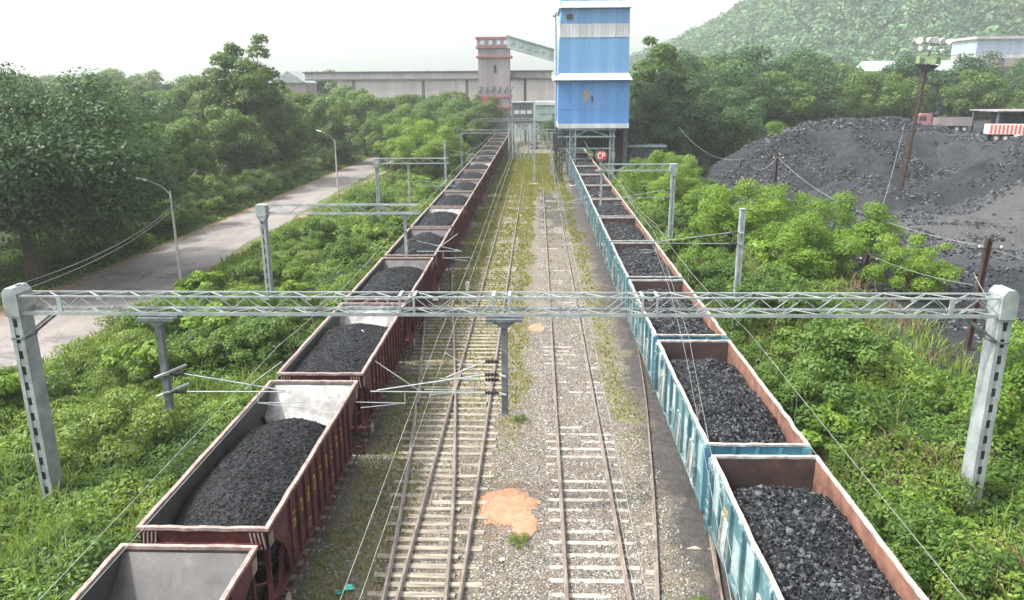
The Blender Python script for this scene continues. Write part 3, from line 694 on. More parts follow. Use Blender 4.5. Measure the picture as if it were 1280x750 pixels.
BX, BY0 = 6.7, 10.85
GB = 'blue box wagons coupled in one train'; GBC = 'coal heaps in the blue wagons'
lab_blue = {0: 'nearest teal blue box wagon, heaped with coarse coal and cut by the lower edge', 1: 'second teal blue box wagon from the camera, seen below the gantry beam',
            2: 'third teal blue box wagon from the camera, crossed by the big gantry', 3: 'fourth teal blue box wagon from the camera, just beyond the big gantry'}
b0 = blue_wagon(lab_blue[0]); place(b0, (BX, BY0, 0), group=GB)
for i in range(1, 12):
    w = copy_tree(b0); lb = lab_blue.get(i, '%s teal blue box wagon counted from the camera, in the right train' % ordw[i].capitalize())
    place(w, (BX+random.uniform(-.02, .02), BY0+i*10.62, 0), label=lb)
mc = MT['coal']
cb = [coal_load('coal_load', 'coarse lumpy coal heaped in the nearest blue wagon', 1.44, heap_blue(1, 2.98, .75, .2, .2), .11, 6800, (.045, .11), mc, GBC),
      coal_load('coal_load', 'coarse coal heap in the second blue wagon, sloping down before its far wall', 1.44, heap_blue(2, 3.02, .6, .25, .2), .12, 6000, (.045, .10), mc, GBC),
      coal_load('coal_load', 'coarse coal in the third blue wagon beneath the big gantry', 1.44, heap_blue(3, 3.06, .4, .1), .14, 3600, (.05, .11), mc, GBC),
      coal_load('coal_load', 'coal heap in the fourth blue wagon just beyond the gantry', 1.44, heap_blue(4, 3.14, .2, .1), .15, 2600, (.05, .11), mc, GBC)]
for j, o in enumerate(cb): o.location = (BX, BY0+j*10.62, 0)
for i in range(4, 12):
    o = cb[2+i % 2].copy(); COL.objects.link(o); o.location = (BX, BY0+i*10.62, 0)
    o['label'] = 'coal heap in the %s blue wagon counted from the camera' % ordw[i]

# ------------------------------------------------------------------ overhead line masts
def lattice(m, p, q, wd, ht, n, t=.05, flat=.06, faces=('top', 'bot', 'front', 'back'), m0=0, zig=True):
    """box truss from p to q (along x), width wd in y, height ht in z"""
    p = Vector(p); q = Vector(q); c = [(0, 0), (0, ht), (wd, 0), (wd, ht)]
    for dy, dz in c: m.bar(p+Vector((0, dy, dz)), q+Vector((0, dy, dz)), flat, flat, m=m0)
    prs = {'front': (0, 1), 'back': (2, 3), 'top': (1, 3), 'bot': (0, 2)}
    for fc in faces:
        a, b = prs[fc]
        for i in range(n):
            u, v_ = p.lerp(q, i/n), p.lerp(q, (i+1)/n)
            if i % 2: a, b = b, a
            m.bar(u+Vector((0, *c[a])), v_+Vector((0, *c[b])), t*.8, t*.5, m=m0)
            if i % 2: a, b = b, a
def column(par, x, y, h, w=.34, d=.62, mats=('galv', 'galv_dark'), z0=-.3, n=None):
    m = MB(); t = .035
    for s in (-1, 1):
        m.box(x+s*w/2-t/2, x+s*w/2+t/2, y-d/2, y+d/2, z0, h)                     # side webs
        for e in (-1, 1): m.box(*sorted((x+s*(w/2-t/2), x+s*(w/2-.11))), *sorted((y+e*(d/2-.02), y+e*d/2)), z0, h-.002)
    n = n or int(h/.55)
    for i in range(n+1):
        z = z0+.25+i*(h-z0-.4)/n
        for e in (-1, 1): m.box(x-w/2+.06, x+w/2-.06, *sorted((y+e*(d/2-.035), y+e*(d/2-.022))), z-.13, z+.13)
    o = m.build('column', MT[mats[0]], par)
    c = MB(); c.box(x-w/2-.03, x+w/2+.03, y-d/2-.03, y+d/2+.03, h, h+.04); c.build('column_cap', MT[mats[0]], par)
    f = MB(); f.prism([(x-.5, y-.55), (x+.5, y-.55), (x+.5, y+.55), (x-.5, y+.55)], 'z', -.4, .12); f.build('footing', MT['concrete'], par)
    return o
def cantilever(par, x, y, z, x_end, up=1.05, mat='wire', sp=.5):
    """bracket arms from mast at (x,y,z) out to x_end with two insulators"""
    s = 1 if x_end > x else -1
    m = MB(); xi = x+s*.62
    m.tube([(xi, y, z), (x_end, y, z+.02)], .022, 6); m.tube([(xi, y, z+.62), (x_end-s*.2, y, z+.06)], .022, 6)
    m.tube([(x_end-s*1.5, y, z+.1), (x_end-s*.2, y, z+up)], .018, 6); m.tube([(x_end+s*.5, y, z-.35), (x_end-s*1.1, y, z-.38)], .016, 5)
    m.tube([(x_end-s*1.1, y, z-.38), (x_end-s*1.1, y, z)], .018, 5); m.tube([(x_end-s*1.1, y, z-.38), (x_end+s*.35, y, z-.55)], .014, 5)
    a = m.build('cantilever', MT['galv'], par)
    for dz in (0, .62):
        i = MB(); pts = []; r = []
        for k in range(9): pts.append((x+s*(.2+.42*k/8), y, z+dz)); r.append(.035 if k % 2 else .085)
        i.tube(pts, r, 8); i.build('insulator', MT['insul'], a)
    for dz in (0, .62):
        b = MB(); b.bar((x-s*.05, y-.16, z+dz), (x+s*.25, y, z+dz), .05, .05); b.build('bracket', MT['galv'], a)
def drop_arm(par, x, y, z1, z0, w=.20, capw=1.15, mat='galv_dark'):
    m = MB(); m.box(x-w/2, x+w/2, y-w/2, y+w/2, z0, z1)
    m.prism([(x-w/2, z1-.18), (x+w/2, z1-.18), (x+.34, z1), (x-.34, z1)], 'y', y-.16, y+.16)
    for s in (-1, 1): m.box(x-capw/2, x+capw/2, *sorted((y+s*.10, y+s*.2)), z1+.01, z1+.11)
    m.box(x-.02-w/2, x+w/2+.02, y-w/2-.02, y+w/2+.02, z0-.02, z0)
    return m.build('drop_arm', MT[mat], par)
# the big portal across the picture
PY = 23.1
g = thing('gantry', 'big pale steel lattice gantry spanning both trains across the foreground', 'gantry', (0, 0, 0))
column(g, -16.75, PY+.3, 7.72, .36, .66); column(g, 14.45, PY+.3, 7.72, .36, .66)
zc = lambda x: 7.06
bm_ = MB(); lattice(bm_, (-16.55, PY, 7.10), (14.25, PY, 7.10), .6, .55, 46, .045, .05); 
for x in (-15.2, 12.75): bm_.bar((x, PY-.01, 7.1), (x, PY-.01, 7.65), .14, .06)
for x in (-4.3, -3.85, -1.35, -.85, 3.3, 3.75): bm_.bar((x, PY-.02, 7.12), (x, PY-.02, 7.64), .07, .06, hint=(0, 1, 0)); bm_.bar((x, PY-.02, 7.69), (x, PY+.62, 7.69), .1, .03)
for dy in (-.035, .635): bm_.box(-16.5, 14.2, PY+dy-.012, PY+dy+.012, 7.04, 7.15)
for k in range(0, 47, 2):
    x = -16.55+30.8*k/46
    for z in (7.13, 7.62): bm_.box(x-.09, x+.09, PY-.034, PY-.026, z-.06, z+.06)
bm_.build('truss_beam', MT['galv'], g)
for x, s in ((-16.75, 1), (14.45, -1)):
    kb = MB()
    for yy_ in (PY, PY+.6): kb.bar((x+s*.15, yy_, 6.25), (x+s*1.25, yy_, 7.08), .07, .07)
    kb.box(x-.22, x+.22, PY-.04, PY+.64, 6.2, 6.26); kb.box(x-.22, x+.22, PY-.04, PY+.64, 6.98, 7.04)
    kb.build('knee_brace', MT['galv_dark'], g)
    cp = MB(); cp.box(x-.24, x+.24, PY-.1, PY+.7, 7.0, 7.74); cp.prism([(x-.26, 7.74), (x+.26, 7.74), (x+.12, 7.92), (x-.12, 7.92)], 'y', PY-.1, PY+.68); cp.build('column_head', MT['galv'], g)
drop_arm(g, -1.0, PY-.25, 6.96, 3.85); drop_arm(g, -11.95, PY-.25, 6.96, 3.95)
for z in (4.55, 5.2):
    b = MB(); b.bar((-12.2, PY-.5, z-.1), (-11.3, PY-.1, z+.2), .12, .05); b.build('bracket', MT['galv'], g)
cantilever(g, -11.95, PY-.3, 4.55, -7.9); cantilever(g, -1.0, PY-.35, 4.6, -5.3); cantilever(g, -1.0, PY-.1, 4.95, -3.1, up=.9)
# single sided portals and masts farther on
def half_portal(label, x, y, h, xe, arms, drop=None, bh=.5):
    t = thing('line_mast', label, 'mast', (0, 0, 0)); s = 1 if xe > x else -1
    column(t, x, y, h-.5, .30, .46)
    b = MB(); lattice(b, (min(x, xe), y-.25, h-bh), (max(x, xe), y-.25, h-bh), .5, bh, max(6, int(abs(xe-x)/.7)), .045, .055); b.build('truss_beam', MT['galv'], t)
    c = MB(); c.box(x-.28, x+.28, y-.32, y+.32, h-.62, h+.03); c.prism([(x-.28, h-.62), (x+.28, h-.62), (x+.15, h-.9), (x-.15, h-.9)], 'y', y-.3, y+.3); c.build('column_head', MT['galv'], t)
    if drop: drop_arm(t, drop[0], y, h-bh-.05, drop[1], .16, 1.0, 'galv')
    for (ax, az, ae) in arms: cantilever(t, ax, y-.1, az, ae, sp=.4)
    return t
half_portal('grey mast with a long beam over the green verge, second behind the left gantry column', -15.75, 43.4, 7.55, -6.7, [(-7.55, 4.85, -4.3)], (-7.55, 4.55))
half_portal('third grey mast on the left verge, its beam reaching out beside the road bend', -15.7, 75.6, 7.3, -8.6, [(-12.6, 4.6, -7.9)], (-12.6, 3.0))
half_portal('grey mast right of the blue train whose beam reaches left over it', 10.75, 61.4, 8.05, 4.9, [(10.75, 5.4, 6.6), (5.1, 5.0, 2.2)], (5.1, 4.8))
def plain_mast(label, x, y, h, arms, mat='galv', name='line_mast'):
    t = thing(name, label, 'mast'); column(t, x, y, h, .26, .30)
    for (az, ae) in arms: cantilever(t, x, y-.1, az, ae)
    return t
plain_mast('free standing pale mast among the bushes right of the blue train', 11.35, 42.5, 7.4, [(5.5, 6.2)])
plain_mast('far grey mast standing in the grass between the middle tracks', -.4, 114.7, 9.3, [(5.2, -2.8), (5.3, 1.6)])
plain_mast('grey mast left of the red train beside the bright green tree', -12.2, 103.0, 7.2, [(5.3, -8.0)])
t = thing('gantry', 'far grey gantry over the middle tracks, left of the blue tower legs', 'gantry')
column(t, -12.0, 124, 6.9, .3, .45); column(t, 2.3, 124, 6.9, .3, .45)
b = MB(); lattice(b, (-12.0, 123.8, 6.9), (13.5, 123.8, 6.9), .5, .5, 22, .05, .06); b.build('truss_beam', MT['galv'], t)
t = thing('gantry', 'thin far gantry before the hopper houses at the end of the tracks', 'gantry')
for x in (-13.5, -5.6, 4.2): column(t, x, 160, 7.2, .3, .4)
b = MB(); lattice(b, (-13.5, 159.8, 7.2), (4.2, 159.8, 7.2), .5, .5, 18, .06, .07); b.build('truss_beam', MT['galv'], t)

# ------------------------------------------------------------------ wires
def sagpts(p, q, sag, n=14):
    p = Vector(p); q = Vector(q); return [p.lerp(q, i/n)+Vector((0, 0, -4*sag*(i/n)*(1-i/n))) for i in range(n+1)]
def line(label, fx, zc_, zm, supports, r=.0065, y_end=None):
    t = thing('overhead_line', label, 'overhead wires')
    cw = MB(); mw = MB(); dp = MB()
    for a, b in zip(supports[:-1], supports[1:]):
        n = 10; pa = []; pm = []
        for i in range(n+1):
            u = i/n; y = a+(b-a)*u; x = fx(y); sg = 4*.3*u*(1-u)
            pa.append((x, y, zc_)); pm.append((x, y, zm-sg))
            if 0 < i < n and i % 2: dp.tube([(x, y, zc_), (x, y, zm-sg)], .004, 3)
        rr = r*(1+max(0, a)/60.)
        cw.tube(pa, rr, 4); mw.tube(pm, rr, 4)
    cw.build('contact_wire', MT['wire'], t); mw.build('messenger_wire', MT['wire'], t); dp.build('dropper', MT['wire'], t)
line('overhead wire pair running above the left edge of the red train', cst(-8.2), 5.15, 6.1, [-24, 22.8, 43.4, 75.6, 103, 160])
line('overhead wire pair above the left middle track', cst(-3.1), 5.3, 6.4, [-24, 22.8, 61, 114.6, 160])
line('overhead wire pair above the right middle track', cst(1.75), 5.35, 6.5, [-24, 22.8, 61.4, 114.6, 160])
line('overhead wire pair along the right edge of the blue train', cst(6.6), 5.6, 6.6, [-24, 23, 42.4, 61.4, 110])
line('overhead wire pair slanting over the blue wagons towards their left corner', lambda y: fD(y)-.05, 5.45, 6.3, [-20, 23, 42.4, 61.4])
def wire(label, pts, sag=.3, r=.014, mat='wire', name='wire'):
    m = MB()
    for p, q in zip(pts[:-1], pts[1:]): m.tube(sagpts(p, q, sag), r, 4)
    return tag(m.build(name, MT[mat]), label, 'wire')

# ------------------------------------------------------------------ road lamps, posts, high mast light
def lamp_post(label, x, y, h, ax, az):
    t = thing('street_lamp', label, 'street lamp', (x, y, 0))
    p = MB(); p.tube([(0, 0, -.2), (0, 0, h*.5), (0, 0, h)], [.12, .095, .065], 10); p.build('pole', MT['concrete'], t)
    a = MB(); a.tube([(0, 0, h-.25), (ax*.35, 0, h+az*.45), (ax, 0, h+az)], .03, 6); a.build('lamp_arm', MT['galv'], t)
    l = MB(); l.prism([(ax-.1, h+az-.05), (ax-.75, h+az+.12), (ax-.8, h+az+.22), (ax-.1, h+az+.08)], 'y', -.12, .12); l.build('lamp_head', MT['white'], t)
    c = MB(); c.bar((-.02, -.16, h-1.25), (-.02, .16, h-1.25), .05); c.tube([(.1, 0, h-1.3), (.1, 0, h-1.1)], .06, 6); c.build('wire_bracket', MT['galv_dark'], t)
lamp_post('nearer street lamp on a concrete pole, arm reaching over the road', -25.6, 52.9, 7.1, -1.5, .75)
lamp_post('farther street lamp on a concrete pole by the road bend', -26.8, 103.0, 7.3, -1.6, 1.1)
for dz, dx in ((0, 0), (.22, .25)):
    wire('%s of the twin cables strung from the left gantry column past the street lamps' % ('upper' if dz else 'lower'), [(-16.6, 23.2, 7.75+dz), (-25.5, 52.9, 5.9+dz*.8), (-26.7, 103, 6.1+dz), (-27, 160, 6.0+dz)], .5, .02, 'wire_dark')
def rust_post(label, x, y, z0, h, tilt=(0, 0), arm=True, w=.2):
    t = thing('utility_pole', label, 'pole', (x, y, z0)); t.rotation_euler = (R_(tilt[1]), R_(tilt[0]), 0)
    m = MB(); m.box(-w/2, w/2, -w*.1, w*.1, -.4, h); m.box(-w/2, -w/2+.02, -w/2, w/2, -.4, h); m.box(w/2-.02, w/2, -w/2, w/2, -.4, h); m.build('pole', MT['rust_pole'], t)
    if arm:
        a = MB(); a.bar((-.55, -.05, h-.55), (.75, -.05, h-.55), .07); a.bar((-.1, -.05, h-.1), (.1, -.05, h-.1), .12); a.build('cross_arm', MT['rust_pole'], t)
        for dx in (-.45, .65):
            i = MB(); i.tube([(dx, -.05, h-.51), (dx, -.05, h-.43), (dx, -.05, h-.37)], [.03, .06, .03], 7); i.build('insulator', MT['white'], t)
rust_post('short rusty pole sticking out of the bushes at the edge of the coal', 23.0, 53.3, 0, 2.7, (3, 0), True, .24)
rust_post('tall rusty pole at the coal edge just above the right end of the gantry', 22.9, 39.4, 0, 6.4, (2, 0), True, .26)
rust_post('distant rusty pole standing before the big coal mound', 29.5, 96.5, float(yard_h(29.5, 96.5))-.1, 3.7, (0, 0), True, .28)
wire('wire hanging between the short rusty pole and the tall rusty pole', [(23.1, 53.2, 2.6), (22.7, 39.5, 3.9)], .25, .02)
wire('wire rising from the short rusty pole up to the leaning floodlight mast', [(23.1, 53.3, 2.7), (43.2, 94, 9.5)], 1.0, .02)
wire('wire looping from the distant rusty pole down to the tall rusty pole', [(29.5, 96.5, float(yard_h(29.5, 96.5))+3.3), (23.2, 39.4, 5.9)], 1.6, .022)
wire('wire sagging low across the coal left of the distant rusty pole', [(17.0, 95, 9.2), (24.5, 93, 5.6), (29.4, 96.4, float(yard_h(29.5, 96.5))+3.2)], 1.4, .03)
wire('wire running from the tall rusty pole out past the right frame edge', [(23.2, 39.4, 5.9), (30, 36, 4.6)], .3, .018)
wire('thin stay wire from the tall rusty pole down behind the right gantry column', [(22.6, 39.4, 4.6), (14.6, 23.6, 6.9)], .1, .018)
# floodlight mast, leaning
hm = thing('floodlight_mast', 'tall leaning rusty floodlight mast with a round green platform, rising from the coal yard', 'light mast', (43.7, 94.2, -.2))
hm.rotation_euler = (0, R_(4.6), 0)
m = MB(); m.tube([(0, 0, 0), (0, 0, 8), (0, 0, 16.4)], [.26, .22, .19], 8); m.build('pole', MT['rust_pole'], hm)
m = MB()
for s in (-1, 1): m.bar((-.42, s*.12, .2), (-.42, s*.12, 16.2), .05)
for k in range(46): m.bar((-.42, -.12, .4+k*.35), (-.42, .12, .4+k*.35), .035)
m.build('ladder', MT['rust_pole'], hm)
MT['green_paint'] = simple('faded_green_paint', (.10, .16, .06), (.22, .29, .15), 4, .6)
m = MB(); m.tube([(0, 0, 15.6), (0, 0, 16.3), (0, 0, 16.35)], [.3, 1.3, 1.35], 14); m.build('platform', MT['galv_dark'], hm)
m = MB()
for k in range(14):
    a = 2*math.pi*k/14; b = 2*math.pi*(k+1)/14; P_ = lambda t, z: (1.35*math.cos(t), 1.35*math.sin(t), z)
    m.bar(P_(a, 16.35), P_(a, 17.5), .05); m.bar(P_(a, 17.5), P_(b, 17.5), .05)
    if k % 2: m.add([P_(a, 16.45), P_(b, 16.45), P_(b, 17.2), P_(a, 17.2)], [(0, 1, 2, 3)])
m.build('railing', MT['green_paint'], hm)
m = MB(); m.tube([(0, 0, 16.3), (0, 0, 18.6)], .12, 8)
for z in (17.9, 18.7): m.bar((-1.5, 0, z), (1.9, 0, z), .1); m.bar((-.9, -.5, z), (-.9, .5, z), .08); m.bar((1.1, -.5, z), (1.1, .5, z), .08)
m.build('lamp_frame', MT['galv_dark'], hm)
for (x, y, z, a, r) in [(-1.5, -.1, 19.0, -.5, .42), (-.5, -.3, 19.05, .4, .36), (.2, -.3, 19.15, -.2, .4), (.9, -.3, 19.05, .3, .42), (1.9, -.1, 19.0, 1.1, .42), (-1.3, -.3, 18.1, -.4, .28), (-.2, -.35, 18.15, .2, .26), (1.2, -.3, 18.0, .1, .26)]:
    m = MB(); d = Vector((math.sin(a), -math.cos(a)*.8, -.35)).normalized(); p = Vector((x, y, z))
    m.tube([p-d*.35, p-d*.2, p+d*.1, p+d*.2], [r*.3, r*.6, r*.95, r], 12); m.build('floodlight', MT['white'], hm)

# ------------------------------------------------------------------ blue loading tower
def cladding(name, c1, c2, per=3.2, dirt=(.3, .3, .32), da=.25):
    n = NT(name); tc = n.n('ShaderNodeTexCoord'); sp = n.n('ShaderNodeSeparateXYZ'); n.l(tc.outputs['Object'], sp.inputs[0])
    u = n.math('ADD', sp.outputs[0], sp.outputs[1]); wv = n.math('SINE', n.math('MULTIPLY', u, per*6.2832))
    sheet = n.math('FRACT', n.math('MULTIPLY', u, .95)); seam = n.mr(sheet, .03, .0)
    pz = n.math('FLOOR', n.math('MULTIPLY', u, .95)); wn_ = n.n('ShaderNodeTexWhiteNoise', noise_dimensions='1D'); n.l(pz, wn_.inputs['W'])
    c = n.mix(wn_.outputs['Value'], c1, c2); c = n.mix(n.math('MULTIPLY', seam, .5), c, (c1[0]*.5, c1[1]*.5, c1[2]*.5))
    st = n.noise(1.2, 5, .7, tc.outputs['Object'], stretch=(2, 2, .12)); c = n.mix(n.mr(st, .5, .75, 0, da), c, dirt)
    n.bump(wv, .25, .03); return n.done(c, .5, 0, .4)
MT['blue'] = cladding('blue_cladding', (.075, .215, .47), (.10, .265, .54), 3.0, (.20, .28, .40), .5)
MT['blue2'] = cladding('light_blue_cladding', (.11, .26, .47), (.15, .32, .53), 3.0, (.25, .33, .42), .5)
MT['whiteclad'] = cladding('white_cladding', (.42, .44, .46), (.54, .555, .565), 2.0, (.28, .26, .25), .6)
MT['greyclad'] = cladding('grey_cladding', (.20, .185, .19), (.29, .26, .265), 2.0, (.20, .11, .11), .8)
MT['beige'] = cladding('pale_beige_cladding', (.33, .31, .305), (.42, .395, .385), .6, (.24, .22, .21), .6)
MT['darksteel'] = simple('dark_steel_and_shade', (.015, .018, .022), (.06, .068, .075), 2, .7, 0, .3)  # dark steel; also paints shade in the tower foot and shelter
MT['bluesteel'] = simple('blue_grey_steelwork', (.12, .17, .19), (.26, .32, .34), 2.5, .6, 0, .3)
MT['redtrim'] = simple('faded_red_paint', (.22, .07, .08), (.34, .15, .16), 2, .7)
MT['greengrey'] = cladding('green_grey_sheet', (.25, .33, .32), (.34, .42, .40), 1.2)
MT['paleblue'] = cladding('pale_grey_blue_cladding', (.24, .30, .38), (.30, .36, .43), .6, (.25, .25, .27), .5)
MT['glass'] = simple('dark_window_glass', (.03, .04, .045), (.06, .075, .08), 2, .2)
t = thing('loading_tower', 'tall blue clad loading tower with pale bands, straddling the blue train', 'tower', (0, 0, 0))
def block(name, x0, x1, y0, y1, z0, z1, mat, par=t, extra=None):
    m = MB(); m.box(x0, x1, y0, y1, z0, z1)
    return m.build(name, MT[mat] if isinstance(mat, str) else mat, par)
block('lower_wall', 3.05, 13.2, 114, 127, 8.75, 14.9, 'blue')
for z in (10.8, 12.85):
    m = MB(); m.box(3.03, 13.22, 113.97, 114.0, z, z+.06); m.build('sheet_lap', MT['blue2'], t)
block('base_band', 3.0, 13.25, 113.95, 127.05, 8.1, 8.75, 'whiteclad')
m = MB()     # flared skirt roof
z0, z1 = 14.82, 15.75
A = [(2.35, 113.2), (13.5, 113.2), (13.5, 128), (2.35, 128)]; B = [(3.25, 114.3), (13.0, 114.3), (13.0, 126.7), (3.25, 126.7)]
m.add([(x, y, z0) for x, y in A]+[(x, y, z1) for x, y in B], [(0, 1, 5, 4), (1, 2, 6, 5), (2, 3, 7, 6), (3, 0, 4, 7), (3, 2, 1, 0), (4, 5, 6, 7)]); m.build('skirt_roof', MT['whiteclad'], t)
m = MB()
m.prism([(3.0, 15.7), (13.0, 15.7), (12.9, 24.6), (3.3, 24.6)], 'y', 114.3, 126.7); m.build('upper_wall', MT['blue2'], t)
block('pale_band', 3.14, 12.98, 114.25, 126.75, 20.6, 22.4, 'whiteclad')
m = MB(); A = [(3.0, 113.7), (13.1, 113.7), (13.1, 127.2), (3.0, 127.2)]; B = [(3.6, 114.3), (12.7, 114.3), (12.7, 126.7), (3.6, 126.7)]
m.add([(x, y, 24.5) for x, y in A]+[(x, y, 25.4) for x, y in B], [(0, 1, 5, 4), (1, 2, 6, 5), (2, 3, 7, 6), (3, 0, 4, 7), (3, 2, 1, 0), (4, 5, 6, 7)]); m.build('skirt_roof', MT['whiteclad'], t)
m = MB(); m.prism([(3.5, 25.38), (12.8, 25.38), (12.8, 28.4), (8.1, 29.6), (3.5, 28.4)], 'y', 114.5, 126.5); m.build('top_wall', MT['blue2'], t)
m = MB()
for k in range(10): m.box(3.9+k*.9, 4.4+k*.9, 114.42, 114.5, 25.6, 26.3)
m.build('louvre', MT['bluesteel'], t)
f = MB(); f.box(4.0, 5.0, 114.22, 114.32, 22.9, 23.8); f_ = f.build('window', MT['bluesteel'], t); f = MB(); f.box(4.1, 4.9, 114.19, 114.23, 23.0, 23.7); f.build('pane', MT['glass'], f_)
f = MB(); f.box(7.75, 8.0, 113.95, 114.0, 11.75, 12.65); f.build('window', MT['glass'], t)
n = NT('worn_emblem'); c = n.ramp(n.noise(2.2, 5, .7), [(.42, (.10, .25, .48)), (.52, (.30, .24, .12)), (.62, (.24, .13, .12))]); MT['emblem'] = n.done(c, .7)
f = MB(); f.add([(7.05+.55*math.cos(a)*(1+.15*math.sin(3*a)), 113.965, 12.75+.9*math.sin(a)*(1+.12*math.cos(4*a))) for a in [i*math.pi/8 for i in range(16)]], [tuple(range(16))]); f.build('faded_emblem', MT['emblem'], t, fix=False)
for x in (3.3, 5.2, 10.9):      # lattice legs
    for y in (114.6, 126.2):
        m = MB(); w = .55 if x > 10 else .8
        for dx in (-w/2, w/2):
            for dy in (-w/2, w/2): m.bar((x+dx, y+dy, -.2), (x+dx, y+dy, 8.1), .16)
        for k in range(11):
            z = k*.72; a, b = (-w/2, w/2) if k % 2 else (w/2, -w/2)
            for dy in (-w/2, w/2): m.bar((x+a, y+dy, z), (x+b, y+dy, z+.72), .08)
            for dx in (-w/2, w/2): m.bar((x+dx, y+a, z), (x+dx, y+b, z+.72), .08)
            m.bar((x-w/2, y-w/2, z), (x+w/2, y-w/2, z), .09)
        m.build('leg', MT['bluesteel'] if x > 4 else MT['darksteel'], t)
m = MB()
for z in (7.9, 6.9): m.bar((2.9, 114.3, z), (11.4, 114.3, z), .3, .22)
m.bar((3.2, 114.3, 5.2), (11, 114.3, 5.2), .16)
for s in (0, 1): m.bar((5.5 if s else 10.6, 114.35, 6.9), (7.5, 114.35, 7.9), .14)
m.build('portal_beam', MT['bluesteel'], t)
m = MB(); m.box(3.0, 13.2, 126.6, 126.9, 4.4, 8.1); m.box(12.6, 13.2, 114.5, 126.6, 0, 8.08); m.box(3.3, 12.6, 114.6, 126.6, 7.75, 8.08); m.build('shade_sheeting', MT['darksteel'], t)  # dark panels added to stand in for shade inside the tower foot
m = MB(); m.prism([(4.8, 7.75), (8.8, 7.75), (7.7, 5.6), (5.9, 5.6)], 'y', 118, 122); m.build('chute', MT['darksteel'], t)
m = MB(); m.tube([(2.7, 114.6, 8.2), (2.7, 114.6, 16), (2.55, 114.6, 24)], .12, 8); m.tube([(2.3, 113.9, 23.4), (2.6, 114.3, 23.9)], .2, 8); m.build('pipe', MT['galv'], t)
# dark shed at its right foot
t = thing('shed', 'low dark shed with a pale flat roof at the right foot of the blue tower', 'shed')
m = MB(); m.box(13.6, 18.6, 116.5, 124, -.2, 5.2); m.build('wall', MT['darksteel'], t)
m = MB(); m.box(13.3, 19.2, 116.0, 124.5, 5.22, 5.45); m.build('roof', MT['bluesteel'], t)
m = MB(); m.box(14.4, 16.0, 116.42, 116.5, 2.6, 4.2); m.build('window', MT['glass'], t)
t = thing('stone_heap', 'small heap of pale sacks and rubble at the left foot of the blue tower', 'rubble')
for k in range(7):
    V, F, v = lumps(np.array([[5.0+.4*k, 110.5+.3*random.random(), .25]]), np.array([.42])); np_obj('sack', np_mesh('sack', V, F, 3, MT['concrete'], v=v), t)

# ------------------------------------------------------------------ plant behind
t = thing('transfer_tower', 'grey and faded red transfer tower standing left of the blue tower', 'tower')
block('wall', -14.0, -6.6, 190, 197, 14.2, 23.2, 'greyclad', t); block('top_wall', -14.2, -6.3, 189.8, 197.2, 23.22, 25.0, 'greyclad', t)
for z0, z1 in ((24.7, 25.25), (22.7, 23.15), (20.6, 21.0)): block('trim', -14.5, -6.0, 189.6, 197.4, z0, z1, 'redtrim', t)
for x in (-12.9, -11, -9.1, -7.4):
    f = MB(); f.box(x-.45, x+.45, 189.7, 189.8, 23.5, 24.5); f.build('window', MT['whiteclad'], t)
f = MB(); f.box(-10.3, -9.7, 189.9, 190, 17.2, 18.9); f.build('window', MT['glass'], t)
block('lower_wall', -14.2, -6.4, 189.6, 197, 0, 14.18, 'greyclad', t)
for z0, z1 in ((11.4, 11.9), (8.8, 9.3)): block('trim', -14.4, -6.1, 189.4, 197.2, z0, z1, 'redtrim', t)
block('red_panel', -14.0, -10.4, 189.45, 189.6, 9.4, 11.3, 'redtrim', t)
for k in range(5):
    f = MB(); f.box(-13.6+k*1.4, -12.7+k*1.4, 189.5, 189.6, 5.6, 7.4); f.build('window', MT['bluesteel'], t)
for k in range(6):
    f = MB(); f.bar((-13.8+k*1.5, 189.5, 12.6), (-13.2+k*1.5, 189.5, 14.0), .15); f.build('strut', MT['galv_dark'], t)
t = thing('conveyor_gallery', 'inclined grey blue conveyor gallery from the red trimmed tower to the blue tower', 'conveyor')
m = MB(); m.prism([(-6.2, 21.6), (-6.2, 23.9), (3.4, 21.1), (3.4, 18.9)], 'y', 165, 167.5); m.build('gallery', MT['greengrey'], t)
m = MB(); m.prism([(-6.3, 23.9), (-6.3, 24.15), (3.5, 21.35), (3.5, 21.1)], 'y', 164.8, 167.7); m.build('roof', MT['galv'], t)
for k in range(6):
    x = -5.4+k*1.55; m = MB(); m.box(x, x+.8, 164.93, 165, 22.9-(x+6.2)*.29-.5, 22.9-(x+6.2)*.29+.0); m.build('window', MT['galv'], t)
t = thing('conveyor_gallery', 'long level conveyor gallery on posts crossing behind the trees on the left', 'conveyor')
m = MB(); m.box(-58, 3.6, 198, 200.5, 16.0, 17.5); m.build('gallery', MT['beige'], t)
m = MB(); m.box(-58.5, 4, 197.6, 200.9, 17.52, 17.8); m.build('roof', MT['galv_dark'], t)
m = MB(); m.box(-58, 3.6, 197.8, 198, 15.7, 16.0); m.build('girder', MT['galv_dark'], t)
for x in (-46, -28.5, -17.5, -3): block('post', x-.35, x+.35, 198.2, 199, 0, 15.7, 'galv_dark', t)
t = thing('storage_shed', 'long pale storage shed behind the conveyor gallery', 'building')
block('wall', -56, 24, 222, 240, 0, 15.9, 'beige', t); block('lower_wall', -24, 24, 221.8, 222, 0, 9.6, 'greengrey', t)
m = MB(); m.prism([(221.5, 15.92), (231, 17.0), (240.5, 15.92)], 'x', -56.5, 24.5); m.build('roof', MT['whiteclad'], t)
t = thing('house', 'grey gabled roofs showing above the trees at the left end of the conveyor gallery', 'building')
m = MB(); m.box(-78, -60, 205, 215, 0, 15.2); m.build('wall', MT['greyclad'], t)
for x0 in (-78.5, -69):
    m = MB(); m.prism([(x0, 15.21), (x0+9.3, 15.21), (x0+4.6, 18.2)], 'y', 204.5, 215.5); m.build('roof', MT['galv'], t)
